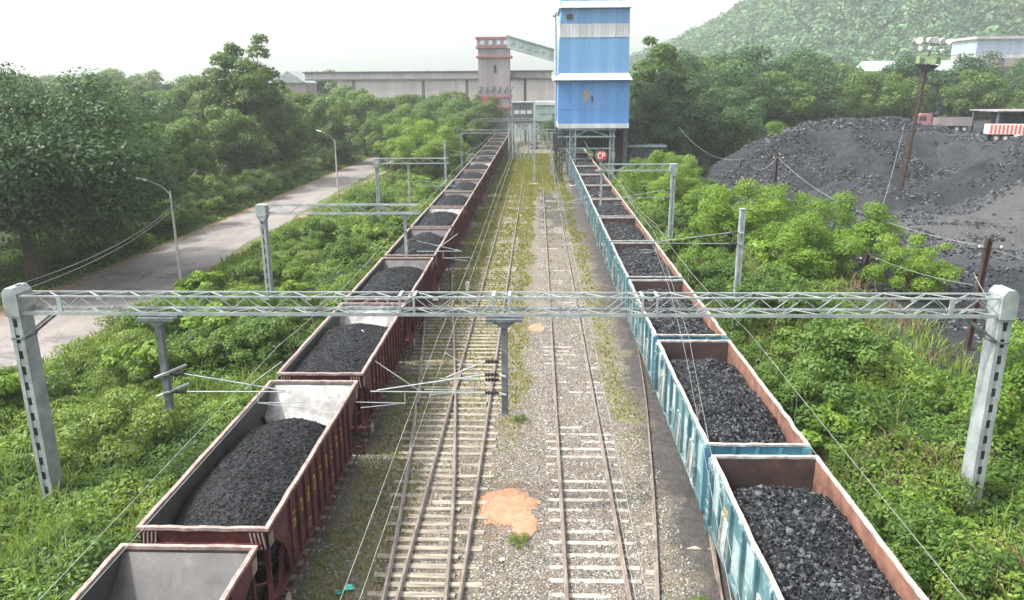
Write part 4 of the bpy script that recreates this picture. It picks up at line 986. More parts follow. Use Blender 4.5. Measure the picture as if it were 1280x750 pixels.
for i, (x0, x1, zt, wm, lab) in enumerate([(-5.6, -.9, 10.4, 'galv_dark', 'dark raised hopper house with bright windows over the far tracks'), (-.3, 4.4, 9.9, 'greengrey', 'pale green raised hopper house with a white roof beside the blue tower')]):
    t = thing('hopper_house', lab, 'hopper house')
    block('wall', x0, x1, 178, 184, 6.4, zt, wm, t); block('roof', x0-.2, x1+.2, 177.7, 184.3, zt+.01, zt+(.25 if i == 0 else .8), 'galv' if i == 0 else 'whiteclad', t)
    for k in range(3):
        f = MB(); f.box(x0+.5+k*1.4, x0+1.6+k*1.4, 177.9, 178, 8.0, 8.8); f.build('window', MT['whiteclad'] if i == 0 else MT['greengrey'], t)
    m = MB(); m.prism([(x0, 6.38), (x1, 6.38), ((x0+x1)/2+.4, 4.4), ((x0+x1)/2-.4, 4.4)], 'y', 179, 183); m.build('hopper', MT['concrete'], t)
    for x in (x0+.2, x1-.2):
        f = MB(); f.box(x-.2, x+.2, 178.2, 178.7, 0, 6.4); f.build('post', MT['galv_dark'], t)
t = thing('pipe_rack', 'cluster of thin grey posts and rails beside the far end of the red train', 'pipe rack')
for k in range(7):
    f = MB(); x = -7.0+k*.75 if k else -7; f.tube([(x+1.6, 150+.4*(k % 2), 0), (x+1.6, 150+.4*(k % 2), 7.2)], .1, 5); f.build('post', MT['galv'], t)
f = MB()
for z in (6.2, 7.1): f.bar((-5.6, 150, z), (.2, 150, z), .14)
f.build('rail', MT['galv'], t)
# sheds towards the right
t = thing('shed', 'long shed with a pale green ribbed roof among the trees left of the floodlights', 'building')
m = MB(); m.box(91, 116, 220, 232, 0, 17.6); m.build('wall', MT['bluesteel'], t)
m = MB(); m.prism([(219, 17.4), (226, 20.2), (233, 17.4)], 'x', 90, 117); m.build('roof', MT['greengrey'], t)
for k in range(6): block('window', 93+k*4, 95+k*4, 219.8, 220, 15.0, 16.6, 'glass', t)
t = thing('factory_building', 'pale blue factory hall with a pinkish roof edge at the foot of the hill', 'building')
block('wall', 139, 165, 260, 275, 0, 27.5, 'whiteclad', t); block('upper_wall', 138.8, 165.2, 259.8, 275, 23.2, 27.0, 'paleblue', t); block('roof', 138, 166, 259, 276, 27.52, 28.3, 'beige', t)
block('lower_roof', 132, 165, 250, 259.5, 19, 21.5, 'greyclad', t)
t = thing('factory_building', 'taller pale factory block reaching the right frame edge at the foot of the hill', 'building')
block('wall', 166.5, 215, 258, 280, 0, 30, 'whiteclad', t); block('upper_wall', 169, 215.2, 257.8, 280, 24, 28.2, 'paleblue', t)
m = MB(); m.prism([(165.5, 30.01), (216, 30.01), (216, 31.2), (171, 32.0)], 'y', 257, 281); m.build('roof', MT['greyclad'], t)
block('post', 169.3, 170.1, 257.4, 257.9, 18, 29.9, 'galv_dark', t)

# ------------------------------------------------------------------ trucks and yard hut
MT['truck_red'] = simple('truck_red_paint', (.52, .035, .05), (.62, .07, .08), 3, .45)
MT['truck_white'] = simple('truck_pale_paint', (.50, .42, .38), (.66, .6, .55), 3, .5)
def truck(label, x, y, z, rz, bedmat, cabmat, slats=True):
    t = thing('lorry', label, 'truck', (x, y, z), rz)
    m = MB(); m.box(-3.9, 3.9, -.4, .4, .75, 1.0); m.build('chassis', MT['iron'], t)
    m = MB(); m.box(-4.1, 1.9, -1.2, 1.2, 1.05, 1.2)
    for s in (-1, 1): m.box(-4.1, 1.9, *sorted((s*1.15, s*1.2)), 1.2, 2.35)
    for x0 in (-4.1, 1.85): m.box(x0, x0+.05, -1.15, 1.15, 1.2, 2.35)
    b = m.build('cargo_bed', MT[bedmat], t)
    if slats:
        for s in (-1, 1):
            f = MB()
            for k in range(12): f.box(-3.95+k*.49, -3.75+k*.49, *sorted((s*1.2, s*1.24)), 1.15, 2.3)
            f.build('side_stake', MT[cabmat], b)
    m = MB(); m.prism([(2.1, .85), (4.3, .85), (4.35, 1.7), (4.05, 2.75), (3.6, 2.95), (2.1, 2.95)], 'y', -1.15, 1.15); c = m.build('cab', MT[cabmat], t)
    for s in (-1, 1): m = MB(); m.prism([(2.9, 1.85), (4.05, 1.85), (3.85, 2.6), (2.9, 2.6)], 'y', *sorted((s*1.152, s*1.16))); m.build('side_window', MT['glass'], c)
    m = MB(); m.add([(4.36, -1, 1.75), (4.36, 1, 1.75), (4.1, 1, 2.6), (4.1, -1, 2.6)], [(0, 1, 2, 3)]); m.build('windscreen', MT['glass'], c)
    for xx_ in (-3.1, -1.95, 3.2):
        for s in (-1, 1):
            w = MB(); w.tube([(xx_, s*.8, .52), (xx_, s*1.14, .52)], .52, 16); wo_ = w.build('wheel', MT['rubber'], t)
            w = MB(); w.tube([(xx_, s*1.12, .52), (xx_, s*1.17, .52)], .26, 12); w.build('hub', MT['concrete'], wo_)
    m = MB(); m.tube([(-.9, -1.0, .75), (.5, -1.0, .75)], .3, 10); m.build('fuel_tank', MT['white'], t)
    return t
truck('red lorry with a red and white slatted cargo bed, cut by the right frame edge', 66.3, 110, 6.24, R_(-14), 'truck_white', 'truck_red')
truck('faded red lorry with a grey load half hidden behind the coal heaps', 67.3, 133, float(yard_h(67.3, 133))-.3, R_(172), 'greyclad', 'redtrim', False)
t = thing('open_shelter', 'dark open shelter with a thin pale roof behind the red and white lorry', 'shelter')
m = MB(); m.box(72, 84, 126, 134, 9.7, 9.9); m.build('roof', MT['greyclad'], t)
for x in (72.5, 78, 83.5):
    for y in (126.4, 133.5): f = MB(); f.box(x-.15, x+.15, y-.15, y+.15, 4, 9.7); f.build('post', MT['galv_dark'], t)
m = MB(); m.box(73, 83.4, 129, 129.3, 4, 9.65); m.build('shade_backing', MT['darksteel'], t)  # dark sheet added in place of the shade under the roof

# ------------------------------------------------------------------ small things near the rails
n = NT('orange_sand'); n.bump(n.noise(9, 5, .7), .6, .03)
MT['sand'] = n.done(n.ramp(n.noise(3, 6, .7), [(.3, (.25, .13, .075)), (.6, (.37, .21, .13)), (.8, (.44, .30, .20))]), .95)
def patch(name, cx, cy, rx, ry, tail=None):
    xs = np.linspace(cx-rx*1.5, cx+rx*1.5, 46); ys = np.linspace(cy-ry*2.2, cy+ry*1.4, 60); X, Y = np.meshgrid(xs, ys)
    d = 1-np.sqrt(((X-cx)/rx)**2+((Y-cy)/ry)**2)
    if tail: d = np.maximum(d, 1-np.sqrt(((X-tail[0])/tail[2])**2+((Y-tail[1])/tail[3])**2))
    d = d+.45*(fbm(X*2.2, Y*1.6, 4)-.5)+.25*(fbm(X*7, Y*7, 2)-.5)
    keep = d > -.12; Z = tb(X, Y)+np.clip(d, -.12, .4)*.09+.012*(rng.random(X.shape)-.5)
    nx = len(xs); ny = len(ys); i = (np.arange(ny-1)[:, None]*nx+np.arange(nx-1)[None]).ravel(); K = keep.ravel()
    F = np.stack([i, i+1, i+nx+1, i+nx], 1); F = F[K[F].all(1)]
    return np_obj(name, np_mesh(name, np.stack([X.ravel(), Y.ravel(), Z.ravel()], 1), F, 4, MT['sand'], smooth=True))
tag(patch('sand_patch', -1.0, 23.5, 1.0, 1.15, (-.4, 22.3, .42, 1.0)), 'orange sand spilled on the gravel between the two middle tracks', 'sand', kind='stuff')
tag(patch('sand_patch', 0, 43.8, .5, .8), 'faint reddish sand spot beside the hanging post under the gantry', 'sand', kind='stuff')
N = 900; a = rng.uniform(0, 6.28, N); r = .6+.75*rng.random(N)**1.5; x = -1.0+r*np.cos(a)*1.05; y = 23.3+r*np.sin(a)*1.5; x = np.where(x < -1.98, -1.9, x)
V, F, v = lumps(np.stack([x, y, tb(x, y)+.02], 1), rng.uniform(.012, .035, N)); tag(stuff_mesh('sand_crumbs', V, F, v, MT['sand'], 3), 'orange crumbs of earth scattered round the orange sand', 'sand', kind='stuff')
MT['teal_rag'] = simple('teal_plastic', (.03, .42, .32), (.08, .6, .48), 6, .5)
def rag(label, x, y, z, s, mat):
    m = MB(); 
    for k in range(4):
        a = random.uniform(0, 6.28); c_, s_ = math.cos(a), math.sin(a)
        m.add([(x, y, z), (x+s*c_, y+s*s_, z+.02), (x+s*(c_*.7-s_*.4), y+s*(s_*.7+c_*.4), z+.08*random.random()+.03), (x-s*.2*s_, y+s*.2*c_, z+.05)], [(0, 1, 2, 3)])
    return tag(m.build('litter', MT[mat], fix=False), label, 'litter')
rag('crumpled teal plastic scrap lying left of the turnout rails near the lower edge', -5.45, 18.75, .16, .3, 'teal_rag')
rag('white paper scrap on the gravel below the orange sand', -1.1, 20.3, .17, .16, 'white')
rag('pale scrap beside the far end of the right middle track', 4.1, 66, .16, .35, 'white')
t = thing('marker_post', 'short white marker stone beside the red train just beyond the gantry', 'marker stone', (-4.9, 52.5, 0))
m = MB(); m.prism([(-.14, 0), (.14, 0), (.14, .62), (.06, .72), (-.06, .72), (-.14, .62)], 'y', -.1, .1); m.build('stone', MT['white'], t)
m = MB(); m.box(-.2, .2, -.16, .16, 0, .1); m.build('base', MT['concrete'], t)
# red signal board by the tower
t = thing('sign_board', 'small round red board with two white characters on a post before the tower opening', 'sign', (5.05, 60.9, 8.0))
m = MB(); m.tube([(0, 0, .75), (0, .05, .75)], .38, 20); b_ = m.build('board', MT['redsign'], t)
m = MB(); m.bar((0, .1, -.1), (0, .1, .8), .06); m.build('post', MT['galv'], t)
m = MB()
for (p, q) in [((-.26, .95), (-.26, .58)), ((-.26, .95), (-.06, .95)), ((-.26, .58), (-.06, .58)), ((.04, .95), (.04, .58)), ((.04, .95), (.24, .95)), ((.24, .95), (.24, .77)), ((.04, .77), (.24, .77))]:
    m.bar((p[0], -.02, p[1]), (q[0], -.02, q[1]), .07, .02, hint=(0, 1, 0))
m.build('lettering', MT['white'], b_)

# ------------------------------------------------------------------ vegetation
def leaves(P, size, up=.5, aspect=.55, nrm=None):
    """one folded rhombic leaf quad per point"""
    N = len(P); nr = rng.normal(size=(N, 3)); nr[:, 2] += up*2.2
    if nrm is not None: nr = nr*.6+nrm*1.2
    nr /= np.linalg.norm(nr, axis=1)[:, None]
    t = rng.normal(size=(N, 3)); t -= nr*np.sum(t*nr, 1)[:, None]; t /= np.linalg.norm(t, axis=1)[:, None]
    b = np.cross(nr, t); s = np.asarray(size).reshape(-1, 1)*np.ones((N, 1))
    V = np.stack([P-t*s, P+b*s*aspect+t*s*.1, P+t*s, P-b*s*aspect+t*s*.1], 1).reshape(-1, 3)
    return V, np.arange(4*N).reshape(-1, 4)
MT['leaf_weed'] = leaf_mat('yellowish_weed_leaves', (.04, .08, .014), (.105, .17, .03), (.23, .31, .07))
def tree_proto(name, seed, H, Rc, trunk_h, tr, nclump, nleaf, lsize, leafmat, flat=.75, spread=1.0, crown_low=.35, droop=0):
    """returns root Empty with trunk + crown"""
    r = np.random.default_rng(seed); root = bpy.data.objects.new(name, None); COL.objects.link(root)
    zc0 = H*crown_low; zc1 = H
    C = []; Rr = []
    while len(C) < nclump:
        u = r.normal(size=3); u /= np.linalg.norm(u); rad = r.random()**.45
        p = np.array([u[0]*Rc*rad*spread, u[1]*Rc*rad*spread, (zc0+zc1)/2+u[2]*(zc1-zc0)/2*rad*.92])
        hh = (p[2]-zc0)/(zc1-zc0)
        if hh < .25 and r.random() < .5: continue
        C.append(p); Rr.append(Rc*r.uniform(.14, .32))
    C = np.array(C); Rr = np.array(Rr)
    w = Rr**2; w /= w.sum(); idx = r.choice(len(C), nleaf, p=w)
    d = r.normal(size=(nleaf, 3)); d /= np.linalg.norm(d, axis=1)[:, None]; d[:, 2] = np.where(d[:, 2] < -.55, -d[:, 2]*.6, d[:, 2])
    rr = Rr[idx]*(.55+.5*r.random(nleaf)**.6); P = C[idx]+d*rr[:, None]*np.array([1, 1, flat])
    P[:, 2] -= droop*(r.random(nleaf)**2)*Rr[idx]
    V, F = leaves(P, r.uniform(lsize*.6, lsize*1.25, nleaf), .45, .5, nrm=d)
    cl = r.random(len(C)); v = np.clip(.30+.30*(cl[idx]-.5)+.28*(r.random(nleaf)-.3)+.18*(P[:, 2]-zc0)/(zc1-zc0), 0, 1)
    m = MB()
    top = Vector((r.uniform(-.3, .3), r.uniform(-.3, .3), trunk_h))
    m.tube([(0, 0, -.4), (0, 0, 0), (top.x*.4, top.y*.4, trunk_h*.5), tuple(top)], [tr*1.4, tr*1.15, tr*.9, tr*.75], 8)
    for i in sorted(range(len(C)), key=lambda i: -Rr[i])[:min(16, len(C))]:
        c = Vector(C[i]); mid = top.lerp(c, .5)+Vector((0, 0, -.12*(c-top).length))
        m.tube([tuple(top), tuple(mid), tuple(c)], [tr*.5, tr*.3, tr*.08], 5, caps=False)
    m.build('trunk', MT['bark'], root, fix=False)
    np_obj('crown', np_mesh('crown', V, F, 4, MT[leafmat], v=v), root)
    return root
USED = set()
def put(proto, x, y, label, group=None, sc=1.0, cat='tree', z=None, rz=None, zs=None):
    o = proto if proto.name not in USED else copy_tree(proto)
    USED.add(proto.name)
    z = float(gz(x, y)) if z is None else z
    o.location = (x, y, z); o.rotation_euler = (0, 0, random.uniform(0, 6.28) if rz is None else rz); o.scale = (sc, sc, sc*(zs or 1))
    for k in ('group',):
        if k in o: del o[k]
    tag(o, label, cat, group); return o
class PR:   # lazily keep list of (root) prototypes
    pass
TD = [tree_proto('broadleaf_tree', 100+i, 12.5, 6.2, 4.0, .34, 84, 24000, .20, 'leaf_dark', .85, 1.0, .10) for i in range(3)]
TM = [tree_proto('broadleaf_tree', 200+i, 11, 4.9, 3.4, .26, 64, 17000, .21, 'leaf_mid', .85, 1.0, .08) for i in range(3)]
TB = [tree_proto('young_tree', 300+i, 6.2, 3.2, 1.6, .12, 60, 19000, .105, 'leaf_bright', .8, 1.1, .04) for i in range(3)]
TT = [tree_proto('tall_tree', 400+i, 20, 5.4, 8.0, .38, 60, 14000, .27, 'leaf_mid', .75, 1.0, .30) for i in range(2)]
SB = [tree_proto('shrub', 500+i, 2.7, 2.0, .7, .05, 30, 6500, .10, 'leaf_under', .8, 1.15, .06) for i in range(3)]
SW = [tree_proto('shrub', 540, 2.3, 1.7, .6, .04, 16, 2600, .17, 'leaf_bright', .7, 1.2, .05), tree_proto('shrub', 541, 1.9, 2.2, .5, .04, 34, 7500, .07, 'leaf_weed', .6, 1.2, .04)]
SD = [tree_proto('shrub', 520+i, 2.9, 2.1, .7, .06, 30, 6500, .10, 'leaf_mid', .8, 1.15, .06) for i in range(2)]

# left of the road, near
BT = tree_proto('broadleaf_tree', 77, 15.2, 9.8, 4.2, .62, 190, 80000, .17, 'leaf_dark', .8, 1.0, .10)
put(BT, -37.6, 55.0, 'huge dark tree left of the road with a thick trunk above the gantry end')
put(TD[1], -53, 50, 'dark spreading tree cut by the left frame edge', sc=1.1)
put(TD[2], -45, 69, 'dark dense tree behind the thick trunk, leaning over the road', sc=1.05)
put(TM[0], -41.5, 78, 'dark tree with thin forked stems beside the nearer street lamp', sc=.95)
gT = 'dark trees massed left of the road'
for i, (x, y, s) in enumerate([(-60, 62, 1.1), (-57, 78, 1.12), (-70, 84, 1.15), (-48, 86, 1.0), (-62, 98, 1.15), (-82, 104, 1.15), (-76, 72, 1.05), (-92, 92, 1.1), (-54, 106, 1.1), (-100, 120, 1.15), (-72, 122, 1.2)]):
    put(TD[i % 3], x, y, 'dark broad tree in the mass left of the road, behind the thick trunk tree', gT, s)
put(TM[1], -44, 93, 'mid green tree over the left road edge opposite the lamps', sc=1.0)
put(TM[2], -42, 106, 'mid green tree left of the road near the farther street lamp', sc=1.05)
put(TM[0], -41, 120, 'leafy tree overhanging the road bend on its left side', sc=1.1)
put(TM[1], -44, 134, 'green tree behind the road bend, left of the long gallery', sc=1.15)
put(TT[0], -42.0, 115, 'tallest tree on the left, its crown high above the skyline', sc=1.1)
put(TT[1], -48, 119, 'tall slim tree beside the tallest one on the left', sc=.85)
put(TM[2], -52, 128, 'yellowish green round tree left of the tallest tree', sc=1.25)
gB = 'trees of the belt left of the road bend'
for i in range(12): put(TM[i % 3], -52+i*3.6, 186+random.uniform(-5, 8), 'green tree beneath the long conveyor gallery', 'trees beneath the long conveyor gallery', 1.0+.2*random.random())
for i, (x, y, s) in enumerate([(-38, 146, 1.1), (-47, 152, 1.25), (-36, 163, 1.2), (-58, 146, 1.3), (-66, 140, 1.35), (-42, 176, 1.3), (-54, 170, 1.3), (-70, 165, 1.4), (-86, 150, 1.45), (-80, 180, 1.5), (-100, 170, 1.5), (-120, 180, 1.5), (-105, 145, 1.4), (-125, 150, 1.4), (-140, 200, 1.6), (-30, 185, 1.1), (-36, 196, 1.1)]):
    put(TM[i % 3], x, y, 'mid green tree in the belt left of the road bend', gB, s)
put(TT[1], -92, 175, 'round topped tree rising just above the skyline on the far left', sc=.82)
gH = 'hazy tree tops on the left skyline'
for i in range(34):
    x = -330+i*9.2+random.uniform(-3, 3); y = 235+random.uniform(-15, 60); put([TM[0], TM[1], TM[2], TT[0]][i % 4], x, y, 'hazy tree top on the left skyline', gH, (1.5+.35*random.random()) if i % 4 != 3 else .9)
# between road and red train
put(TB[0], -16.5, 118, 'bright yellow green feathery tree left of the red train, brightest in the view', sc=1.45)
put(TB[1], -20.5, 127, 'bright green tree behind the brightest one, by the road bend', sc=1.5)
put(TM[2], -14.5, 136, 'green tree pressing against the far red wagons', sc=.82)
for i, (x, y, s) in enumerate([(-20, 143, .9), (-14.5, 152, .9), (-25, 152, .95), (-18, 163, 1.0), (-26, 170, 1.05), (-14.8, 172, .9), (-21, 182, 1.0), (-12.8, 184, .75), (-28, 140, .85)]):
    put(TM[i % 3], x, y, 'mid green tree between the road bend and the far red wagons', 'trees between the road bend and the far red wagons', s)
put(SD[0], -13.6, 37.8, 'big dark leafy bush left of the red train, beyond the gantry', cat='shrub', sc=1.1, zs=.85)
put(SD[1], -16.3, 36, 'dark bush at the foot of the second mast', cat='shrub', sc=.95, zs=.85)
put(SD[0], -14.2, 41.5, 'dark bush behind the big dark one, right of the second mast', cat='shrub', sc=.9)
for i in range(44):
    y = 60+i*2.1; put(SD[i % 2] if i % 3 else SB[i % 3], -36.4-random.random()*3.5-(.0 if i % 2 else 1.5), y, 'bush under the trees along the left road edge', 'bushes along the left road edge', .8+.75*random.random(), 'shrub')
gs = 'shrubs on the green verge between road and red train'
for i in range(34+22):
    y = 46+i*2.6; x = -13.0-random.random()*10.5
    if i >= 34: y = 15+(i-34)*1.35; x = -12.5-random.random()*11
    if 15 < y < 26.5 and x < -13.2: continue
    if abs(x+15.75) < 1 and abs(y-75) < 3: x -= 2
    put((SB+SW+SD)[random.choice([0, 1, 2, 3, 3, 4, 4, 5, 6])], x, y, 'shrub on the green verge between the road and the red train', gs, .65+.6*random.random(), 'shrub')
# strip right of the blue train
for i, (x, y, s, lb) in enumerate([(16.6, 62, 1.06, 'bright feathery young tree beyond the free standing mast'), (20.8, 66, 1.0, 'bright young tree at the coal edge, left of the short rusty pole'),
        (18.8, 53, .92, 'bright young tree between the free standing mast and the short rusty pole'), (23.0, 57.5, 1.0, 'spreading young tree behind the short rusty pole'), (24.6, 50.0, .78, 'young tree with branches over the coal beside the short rusty pole'),
        (14.4, 76, 1.05, 'bright young tree beside the mast whose beam reaches over the blue train'), (13.6, 88, 1.1, 'bright tree right of the sign board before the blue tower'), (16.8, 97, 1.0, 'bright bushy tree at the left corner of the coal yard')]):
    put(TB[i % 3], x, y, lb, sc=s)
put(TB[1], 19.6, 27.0, 'bright tree top rising behind the right gantry column', sc=.92)
put(TB[2], 19.4, 23.4, 'bushy tree cut by the right frame edge behind the gantry column', sc=.85)
put(TB[0], 14.6, 17.8, 'bright drooping bush at the lower right corner', sc=.42, cat='shrub')
put(SB[1], 15.9, 19.2, 'bright round bush at the right frame edge below the gantry column', sc=1.0, cat='shrub')
gr_ = 'shrubs crowding the strip right of the blue train'
for i in range(46):
    y = 19+i*1.9; x = 10.6+random.random()*(11.0 if (y < 24 or y > 44) else 8.5)
    if 29 < y < 54 and x > 18: x -= 4
    if abs(x-14.3) < 2.9 and 15 < y < 25: continue
    if abs(x-11.35) < 1.2 and abs(y-41) < 3: x += 3
    put((SB+SW+SD)[random.choice([0, 1, 2, 0, 1, 3, 3, 4, 5, 6])], x, y, 'leafy shrub in the strip between the blue train and the coal yard', gr_, .7+.65*random.random(), 'shrub')
for i in range(16):
    y = 13+i*1.7; put((SB+SD+SW)[i % 7], 10.9+1.6*random.random(), y, 'leafy bush close beside the near blue wagons', 'bushes close beside the near blue wagons', .55+.4*random.random(), 'shrub')
# wood behind tower and yard
for i, (x, y) in enumerate([(5.5, 150), (10.5, 144), (14, 152), (8, 158)]): put(TD[i % 3], x, y, 'dark tree seen through the legs of the blue tower', 'trees behind the legs of the blue tower', .75)
put(TT[0], 19.8, 136, 'tall open crowned tree just right of the blue tower', sc=1.12)
put(TD[0], 18.0, 124, 'dark tree covering the lower right corner of the blue tower', sc=1.0)
put(TD[1], 23.5, 130, 'dark tree right of the blue tower behind the low shed', sc=1.3)
gw = 'trees of the wood behind the coal yard'
for i, (x, y, s, k) in enumerate([(31, 131, .95, 0), (30, 144, 1.15, 1), (38, 150, 1.2, 0), (46, 154, 1.2, 1), (27, 160, 1.3, 0), (36, 166, 1.4, 1), (54, 163, 1.2, 0), (62, 166, 1.15, 1), (46, 172, 1.45, 0), (70, 170, 1.2, 1), (58, 182, 1.4, 0), (78, 176, 1.2, 1), (70, 188, 1.35, 1), (85, 190, 1.3, 0), (96, 176, 1.25, 1), (102, 188, 1.35, 0), (112, 180, 1.25, 1), (120, 190, 1.4, 0), (90, 206, 1.3, 1), (128, 176, 1.2, 0), (138, 192, 1.45, 1), (108, 160, 1.0, 0), (122, 158, 1.0, 1), (150, 184, 1.4, 0), (42, 190, 1.5, 1), (30, 186, 1.4, 0), (135, 212, 1.5, 0), (160, 220, 1.6, 1), (176, 214, 1.6, 0), (150, 236, 1.4, 1)]):
    put([TD, TM][k][i % 3], x, y, 'tree in the dark wood behind the coal yard', gw, s*(1.22 if y > 140 else 1.1))
put(TB[2], 45, 143, 'lighter yellow green tree at the back edge of the coal mound', sc=1.25)
put(TB[0], 38.5, 139, 'light green round tree before the dark wood at the coal mound', sc=1.35)

put(SW[1], -.5, 21.3, 'small green weed on the gravel at the tip of the orange sand', cat='weed', sc=.15, z=.08)
put(SW[1], -.65, 30.5, 'small green weed on the gravel between the orange sand and the hanging post', cat='weed', sc=.14, z=.08)
put(SW[1], 4.3, 17.6, 'low green weed in the dust right of the turnout rail', cat='weed', sc=.3, z=.08)
# undergrowth: one carpet of leaves, mounded
def uh(x, y):
    L = sst(-10.6, -12.6, x)*sst(-26.6, -23.8, x); Rr = sst(9.4, 11.5, x)*sst(24.0, 20.5, x)*(1-.45*sst(17, 20, x)*sst(24, 30, y)*sst(50, 42, y))
    n_ = fbm(x/3.1+4, y/3.6+4, 4); n2 = vn(x/1.1, y/1.1)
    hl = (.25+1.7*np.clip(n_-.32, 0, 1)*1.7+.25*n2)*L*(1-.75*sst(-21.5, -25, x))*(1-.88*np.exp(-((x+16.2)/1.8)**2-((y-21.2)/2.4)**2))
    hr = (.45+2.7*np.clip(n_-.30, 0, 1)*1.7+.35*n2)*Rr*(1-.88*np.exp(-((x-13.9)/1.7)**2-((y-21.2)/2.3)**2))
    far = sst(-34.2, -37, x)*(.3+1.1*n_)
    return hl+hr+far*(1-.6*sst(-60, -36, x)*sst(62, 50, y))
def carpet(name, label, regions, base_grid):
    Vs, Fs, vs = [], [], []; off = 0
    for (x0, x1, y0, y1, dens, sz) in regions:
        N = int((x1-x0)*(y1-y0)*dens); x = rng.uniform(x0, x1, N); y = rng.uniform(y0, y1, N); h = uh(x, y)
        keep = (h > .06) & ~((yard_mask(x, y) > .3) & (rng.random(N) > .03)); x, y, h = x[keep], y[keep], h[keep]; N = len(x)
        lump = vn(x*2.1, y*2.1); z = gz(x, y)+h*(1-.35*rng.random(N)**2)+(lump-.5)*.35*np.minimum(h, 1)+.03
        e = .3; gx = (uh(x+e, y)-uh(x-e, y))/(2*e); gy = (uh(x, y+e)-uh(x, y-e))/(2*e); nr = np.stack([-gx, -gy, np.ones(N)], 1)
        P = np.stack([x+rng.normal(0, .06, N), y+rng.normal(0, .06, N), z], 1)
        V, F = leaves(P, rng.uniform(sz*.55, sz*1.25, N), .5, .5, nrm=nr)
        kind = fbm(x/2.2+50, y/2.2+9, 3); v = np.clip(.40+1.5*(kind-.5)+.34*(rng.random(N)-.5)+.25*(lump-.5), 0, 1)
        Vs.append(V); Fs.append(F+off); vs.append(v); off += len(V)
    mi = [np.zeros(sum(len(f) for f in Fs), int)]
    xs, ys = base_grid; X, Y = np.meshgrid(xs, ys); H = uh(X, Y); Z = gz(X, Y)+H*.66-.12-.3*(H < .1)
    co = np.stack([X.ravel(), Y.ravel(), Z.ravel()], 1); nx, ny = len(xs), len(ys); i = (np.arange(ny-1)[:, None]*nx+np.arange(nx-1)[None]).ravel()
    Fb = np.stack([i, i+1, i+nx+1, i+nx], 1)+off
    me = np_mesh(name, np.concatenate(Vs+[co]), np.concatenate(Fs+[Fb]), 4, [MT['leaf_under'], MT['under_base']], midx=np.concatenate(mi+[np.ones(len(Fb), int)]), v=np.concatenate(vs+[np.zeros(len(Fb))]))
    return tag(np_obj(name, me), label, 'undergrowth', kind='stuff')
carpet('undergrowth', 'dense bright green undergrowth on the verge between the road and the red train', [(-26.8, -10.4, 12, 34, 210, .095), (-26.8, -10.4, 34, 62, 110, .11), (-27.5, -10.4, 62, 110, 40, .19), (-27, -10.6, 110, 200, 14, .34)], (np.arange(-28, -10, .5), np.arange(10, 205, .8)))
carpet('undergrowth', 'dense tangled green undergrowth between the blue train and the coal yard', [(9.2, 25.5, 12, 34, 210, .095), (9.2, 25, 34, 62, 120, .11), (9.2, 25, 62, 112, 45, .19)], (np.arange(9, 26, .5), np.arange(10, 114, .8)))
carpet('undergrowth', 'rough green undergrowth along the left side of the road', [(-48, -34.2, 44, 80, 45, .13), (-52, -34.2, 80, 200, 14, .30)], (np.arange(-60, -34, .8), np.arange(40, 205, 1.2)))
# tall weeds and grass blades standing out of the verge, and dead stems
def blades(name, label, cat, N, xr, yr, hh, mat, cond, wd0=.014):
    x = rng.uniform(*xr, N); y = yr[0]+(yr[1]-yr[0])*rng.random(N)**1.4; k = cond(x, y); x, y = x[k], y[k]; N = len(x)
    h = rng.uniform(hh[0], hh[1], N); a = rng.uniform(0, 6.28, N); wd = wd0*(1+y/25.); D_ = np.stack([np.cos(a), np.sin(a), 0*a], 1)
    P = np.stack([x, y, gz(x, y)+uh(x, y)*.75], 1); l = rng.normal(0, .28, (N, 2)); M_ = np.stack([l[:, 0]*h*.4, l[:, 1]*h*.4, h*.6], 1); T_ = np.stack([l[:, 0]*h*1.3, l[:, 1]*h*1.3, h*.95], 1); w_ = wd[:, None]
    V = np.stack([P-D_*w_, P+D_*w_, P+M_+D_*w_*.8, P+M_-D_*w_*.8, P+T_+D_*w_*.15, P+T_-D_*w_*.15], 1).reshape(-1, 3)
    b = 6*np.arange(N)[:, None]; F = np.concatenate([b+np.array([0, 1, 2, 3]), b+np.array([3, 2, 4, 5])]); v = rng.random(N)*.6+.2
    return tag(np_obj(name, np_mesh(name, V, F, 4, MT[mat], v=np.concatenate([v, v]))), label, cat, kind='stuff')
blades('tall_grass', 'tall bright grass blades along the edges of the verge left of the red train', 'grass', 60000, (-26.4, -10.3), (14, 110), (.3, .8), 'leaf_weed', lambda x, y: (uh(x, y) > .05) & (rng.random(len(x)) < np.maximum(sst(-12.6, -11.0, x), sst(-22.5, -24.5, x))*.9+.5*(fbm(x/3.+31, y/4., 3) > .53)))
blades('tall_grass', 'tall grass blades poking out of the undergrowth right of the blue train', 'grass', 42000, (9.4, 24), (14, 100), (.3, .9), 'leaf_weed', lambda x, y: (uh(x, y) > .05) & (rng.random(len(x)) < sst(12.2, 10.5, x)*.9+.5*(fbm(x/3.+31, y/4., 3) > .55)))
MT['dead_stem'] = simple('dry_brown_stems', (.10, .06, .035), (.24, .16, .10), 5, .9)
blades('dead_stems', 'dry brown stems tangled in the undergrowth below the right gantry column', 'dead stems', 9000, (10, 22), (14, 60), (.3, 1.0), 'dead_stem', lambda x, y: fbm(x/2.+3, y/2.+70, 3) > .56, .009)
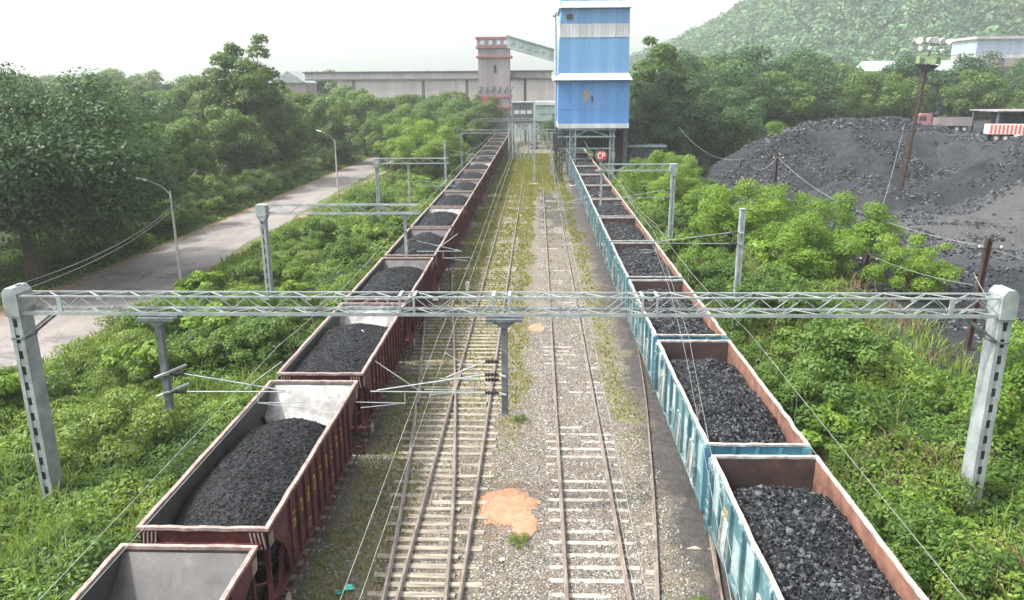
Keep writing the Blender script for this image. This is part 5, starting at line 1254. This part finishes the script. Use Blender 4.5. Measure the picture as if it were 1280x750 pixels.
# dry grass on the track bed
N = 120000; x = rng.uniform(-7.0, 5.2, N); y = 15+ (150)*rng.random(N)**1.6; g_ = grassiness(x, y); k = rng.random(N) < g_*.85; x, y = x[k], y[k]; g_ = g_[k]
N = len(x); h = (.03+.07*rng.random(N))*(1+y/70.)*(.5+.6*g_); a = rng.uniform(0, 6.28, N); wd = (.012+.008*rng.random(N))*(1+y/22.)
P = np.stack([x, y, tb(x, y)-.01], 1); D_ = np.stack([np.cos(a), np.sin(a), 0*a], 1); T_ = np.stack([rng.normal(0, .35, N)*h, rng.normal(0, .35, N)*h, h], 1)
V = np.stack([P-D_*wd[:, None], P+D_*wd[:, None], P+T_+D_*wd[:, None]*.4, P+T_-D_*wd[:, None]*.4], 1).reshape(-1, 3)
vv = np.clip(.25+.6*fbm(x/1.3, y/3.0, 3)+.3*(rng.random(N)-.5), 0, 1)
tag(np_obj('track_grass', np_mesh('track_grass', V, np.arange(4*N).reshape(-1, 4), 4, MT['grass'], v=vv)), 'sparse yellowish grass growing over the sleepers and between the tracks', 'grass', kind='stuff')
# forest on the hill: crowns as leaf clumps
def forest(name, label, N, xr, yr, hf, cr_, nl, mat, ls, cond):
    x = rng.uniform(*xr, N); y = rng.uniform(*yr, N); z = hf(x, y); k = cond(x, y, z); x, y, z = x[k], y[k], z[k]; N = len(x)
    R2 = rng.uniform(cr_*.6, cr_*1.3, N); idx = np.repeat(np.arange(N), nl); d = rng.normal(size=(N*nl, 3)); d /= np.linalg.norm(d, axis=1)[:, None]; d[:, 2] = np.abs(d[:, 2])
    C = np.stack([x, y, z+R2*.6], 1); P = C[idx]+d*R2[idx][:, None]*(.75+.3*rng.random((N*nl, 1)))*np.array([1, 1, 1.0])
    V, F = leaves(P, rng.uniform(ls*.6, ls*1.3, N*nl), .3, .6, nrm=d); tv = rng.random(N)
    v = np.clip(-.05+.85*tv[idx]+.3*rng.random(N*nl), 0, 1)
    return tag(np_obj(name, np_mesh(name, V, F, 4, MT[mat], v=v)), label, 'forest', kind='stuff')
forest('hill_forest', 'hazy green forest covering the hill on the right', 10500, (60, 900), (400, 800), hill_h, 6.5, 62, 'leaf_hill', 1.6, lambda x, y, z: (z > 1))
forest('far_wood', 'hazy low wood stretching away on the left behind the trees', 2600, (-620, -20), (250, 700), gz, 6.0, 40, 'leaf_mid', 1.7, lambda x, y, z: (x < -60-(y-250)*.0) & (z > -9))

# ------------------------------------------------------------------ haze
m = MB(); m.box(-1850, 1850, -100, 2000, -30, 255)
hz_ = m.build('haze', None or bpy.data.materials.new('haze_air')); hz_['kind'] = 'stuff'
hm_ = hz_.data.materials[0]; hm_.use_nodes = True; ht = hm_.node_tree; ht.nodes.clear()
ho = ht.nodes.new('ShaderNodeOutputMaterial'); pv = ht.nodes.new('ShaderNodeVolumePrincipled'); pv.inputs['Color'].default_value = (.93, .975, 1.0, 1); pv.inputs['Density'].default_value = .00038; pv.inputs['Anisotropy'].default_value = .3
ht.links.new(pv.outputs[0], ho.inputs['Volume'])
for o in list(COL.objects):      # prototypes that were never placed
    if o.type == 'EMPTY' and o.parent is None and 'label' not in o:
        for c_ in CH.get(o, []): bpy.data.objects.remove(c_)
        bpy.data.objects.remove(o)
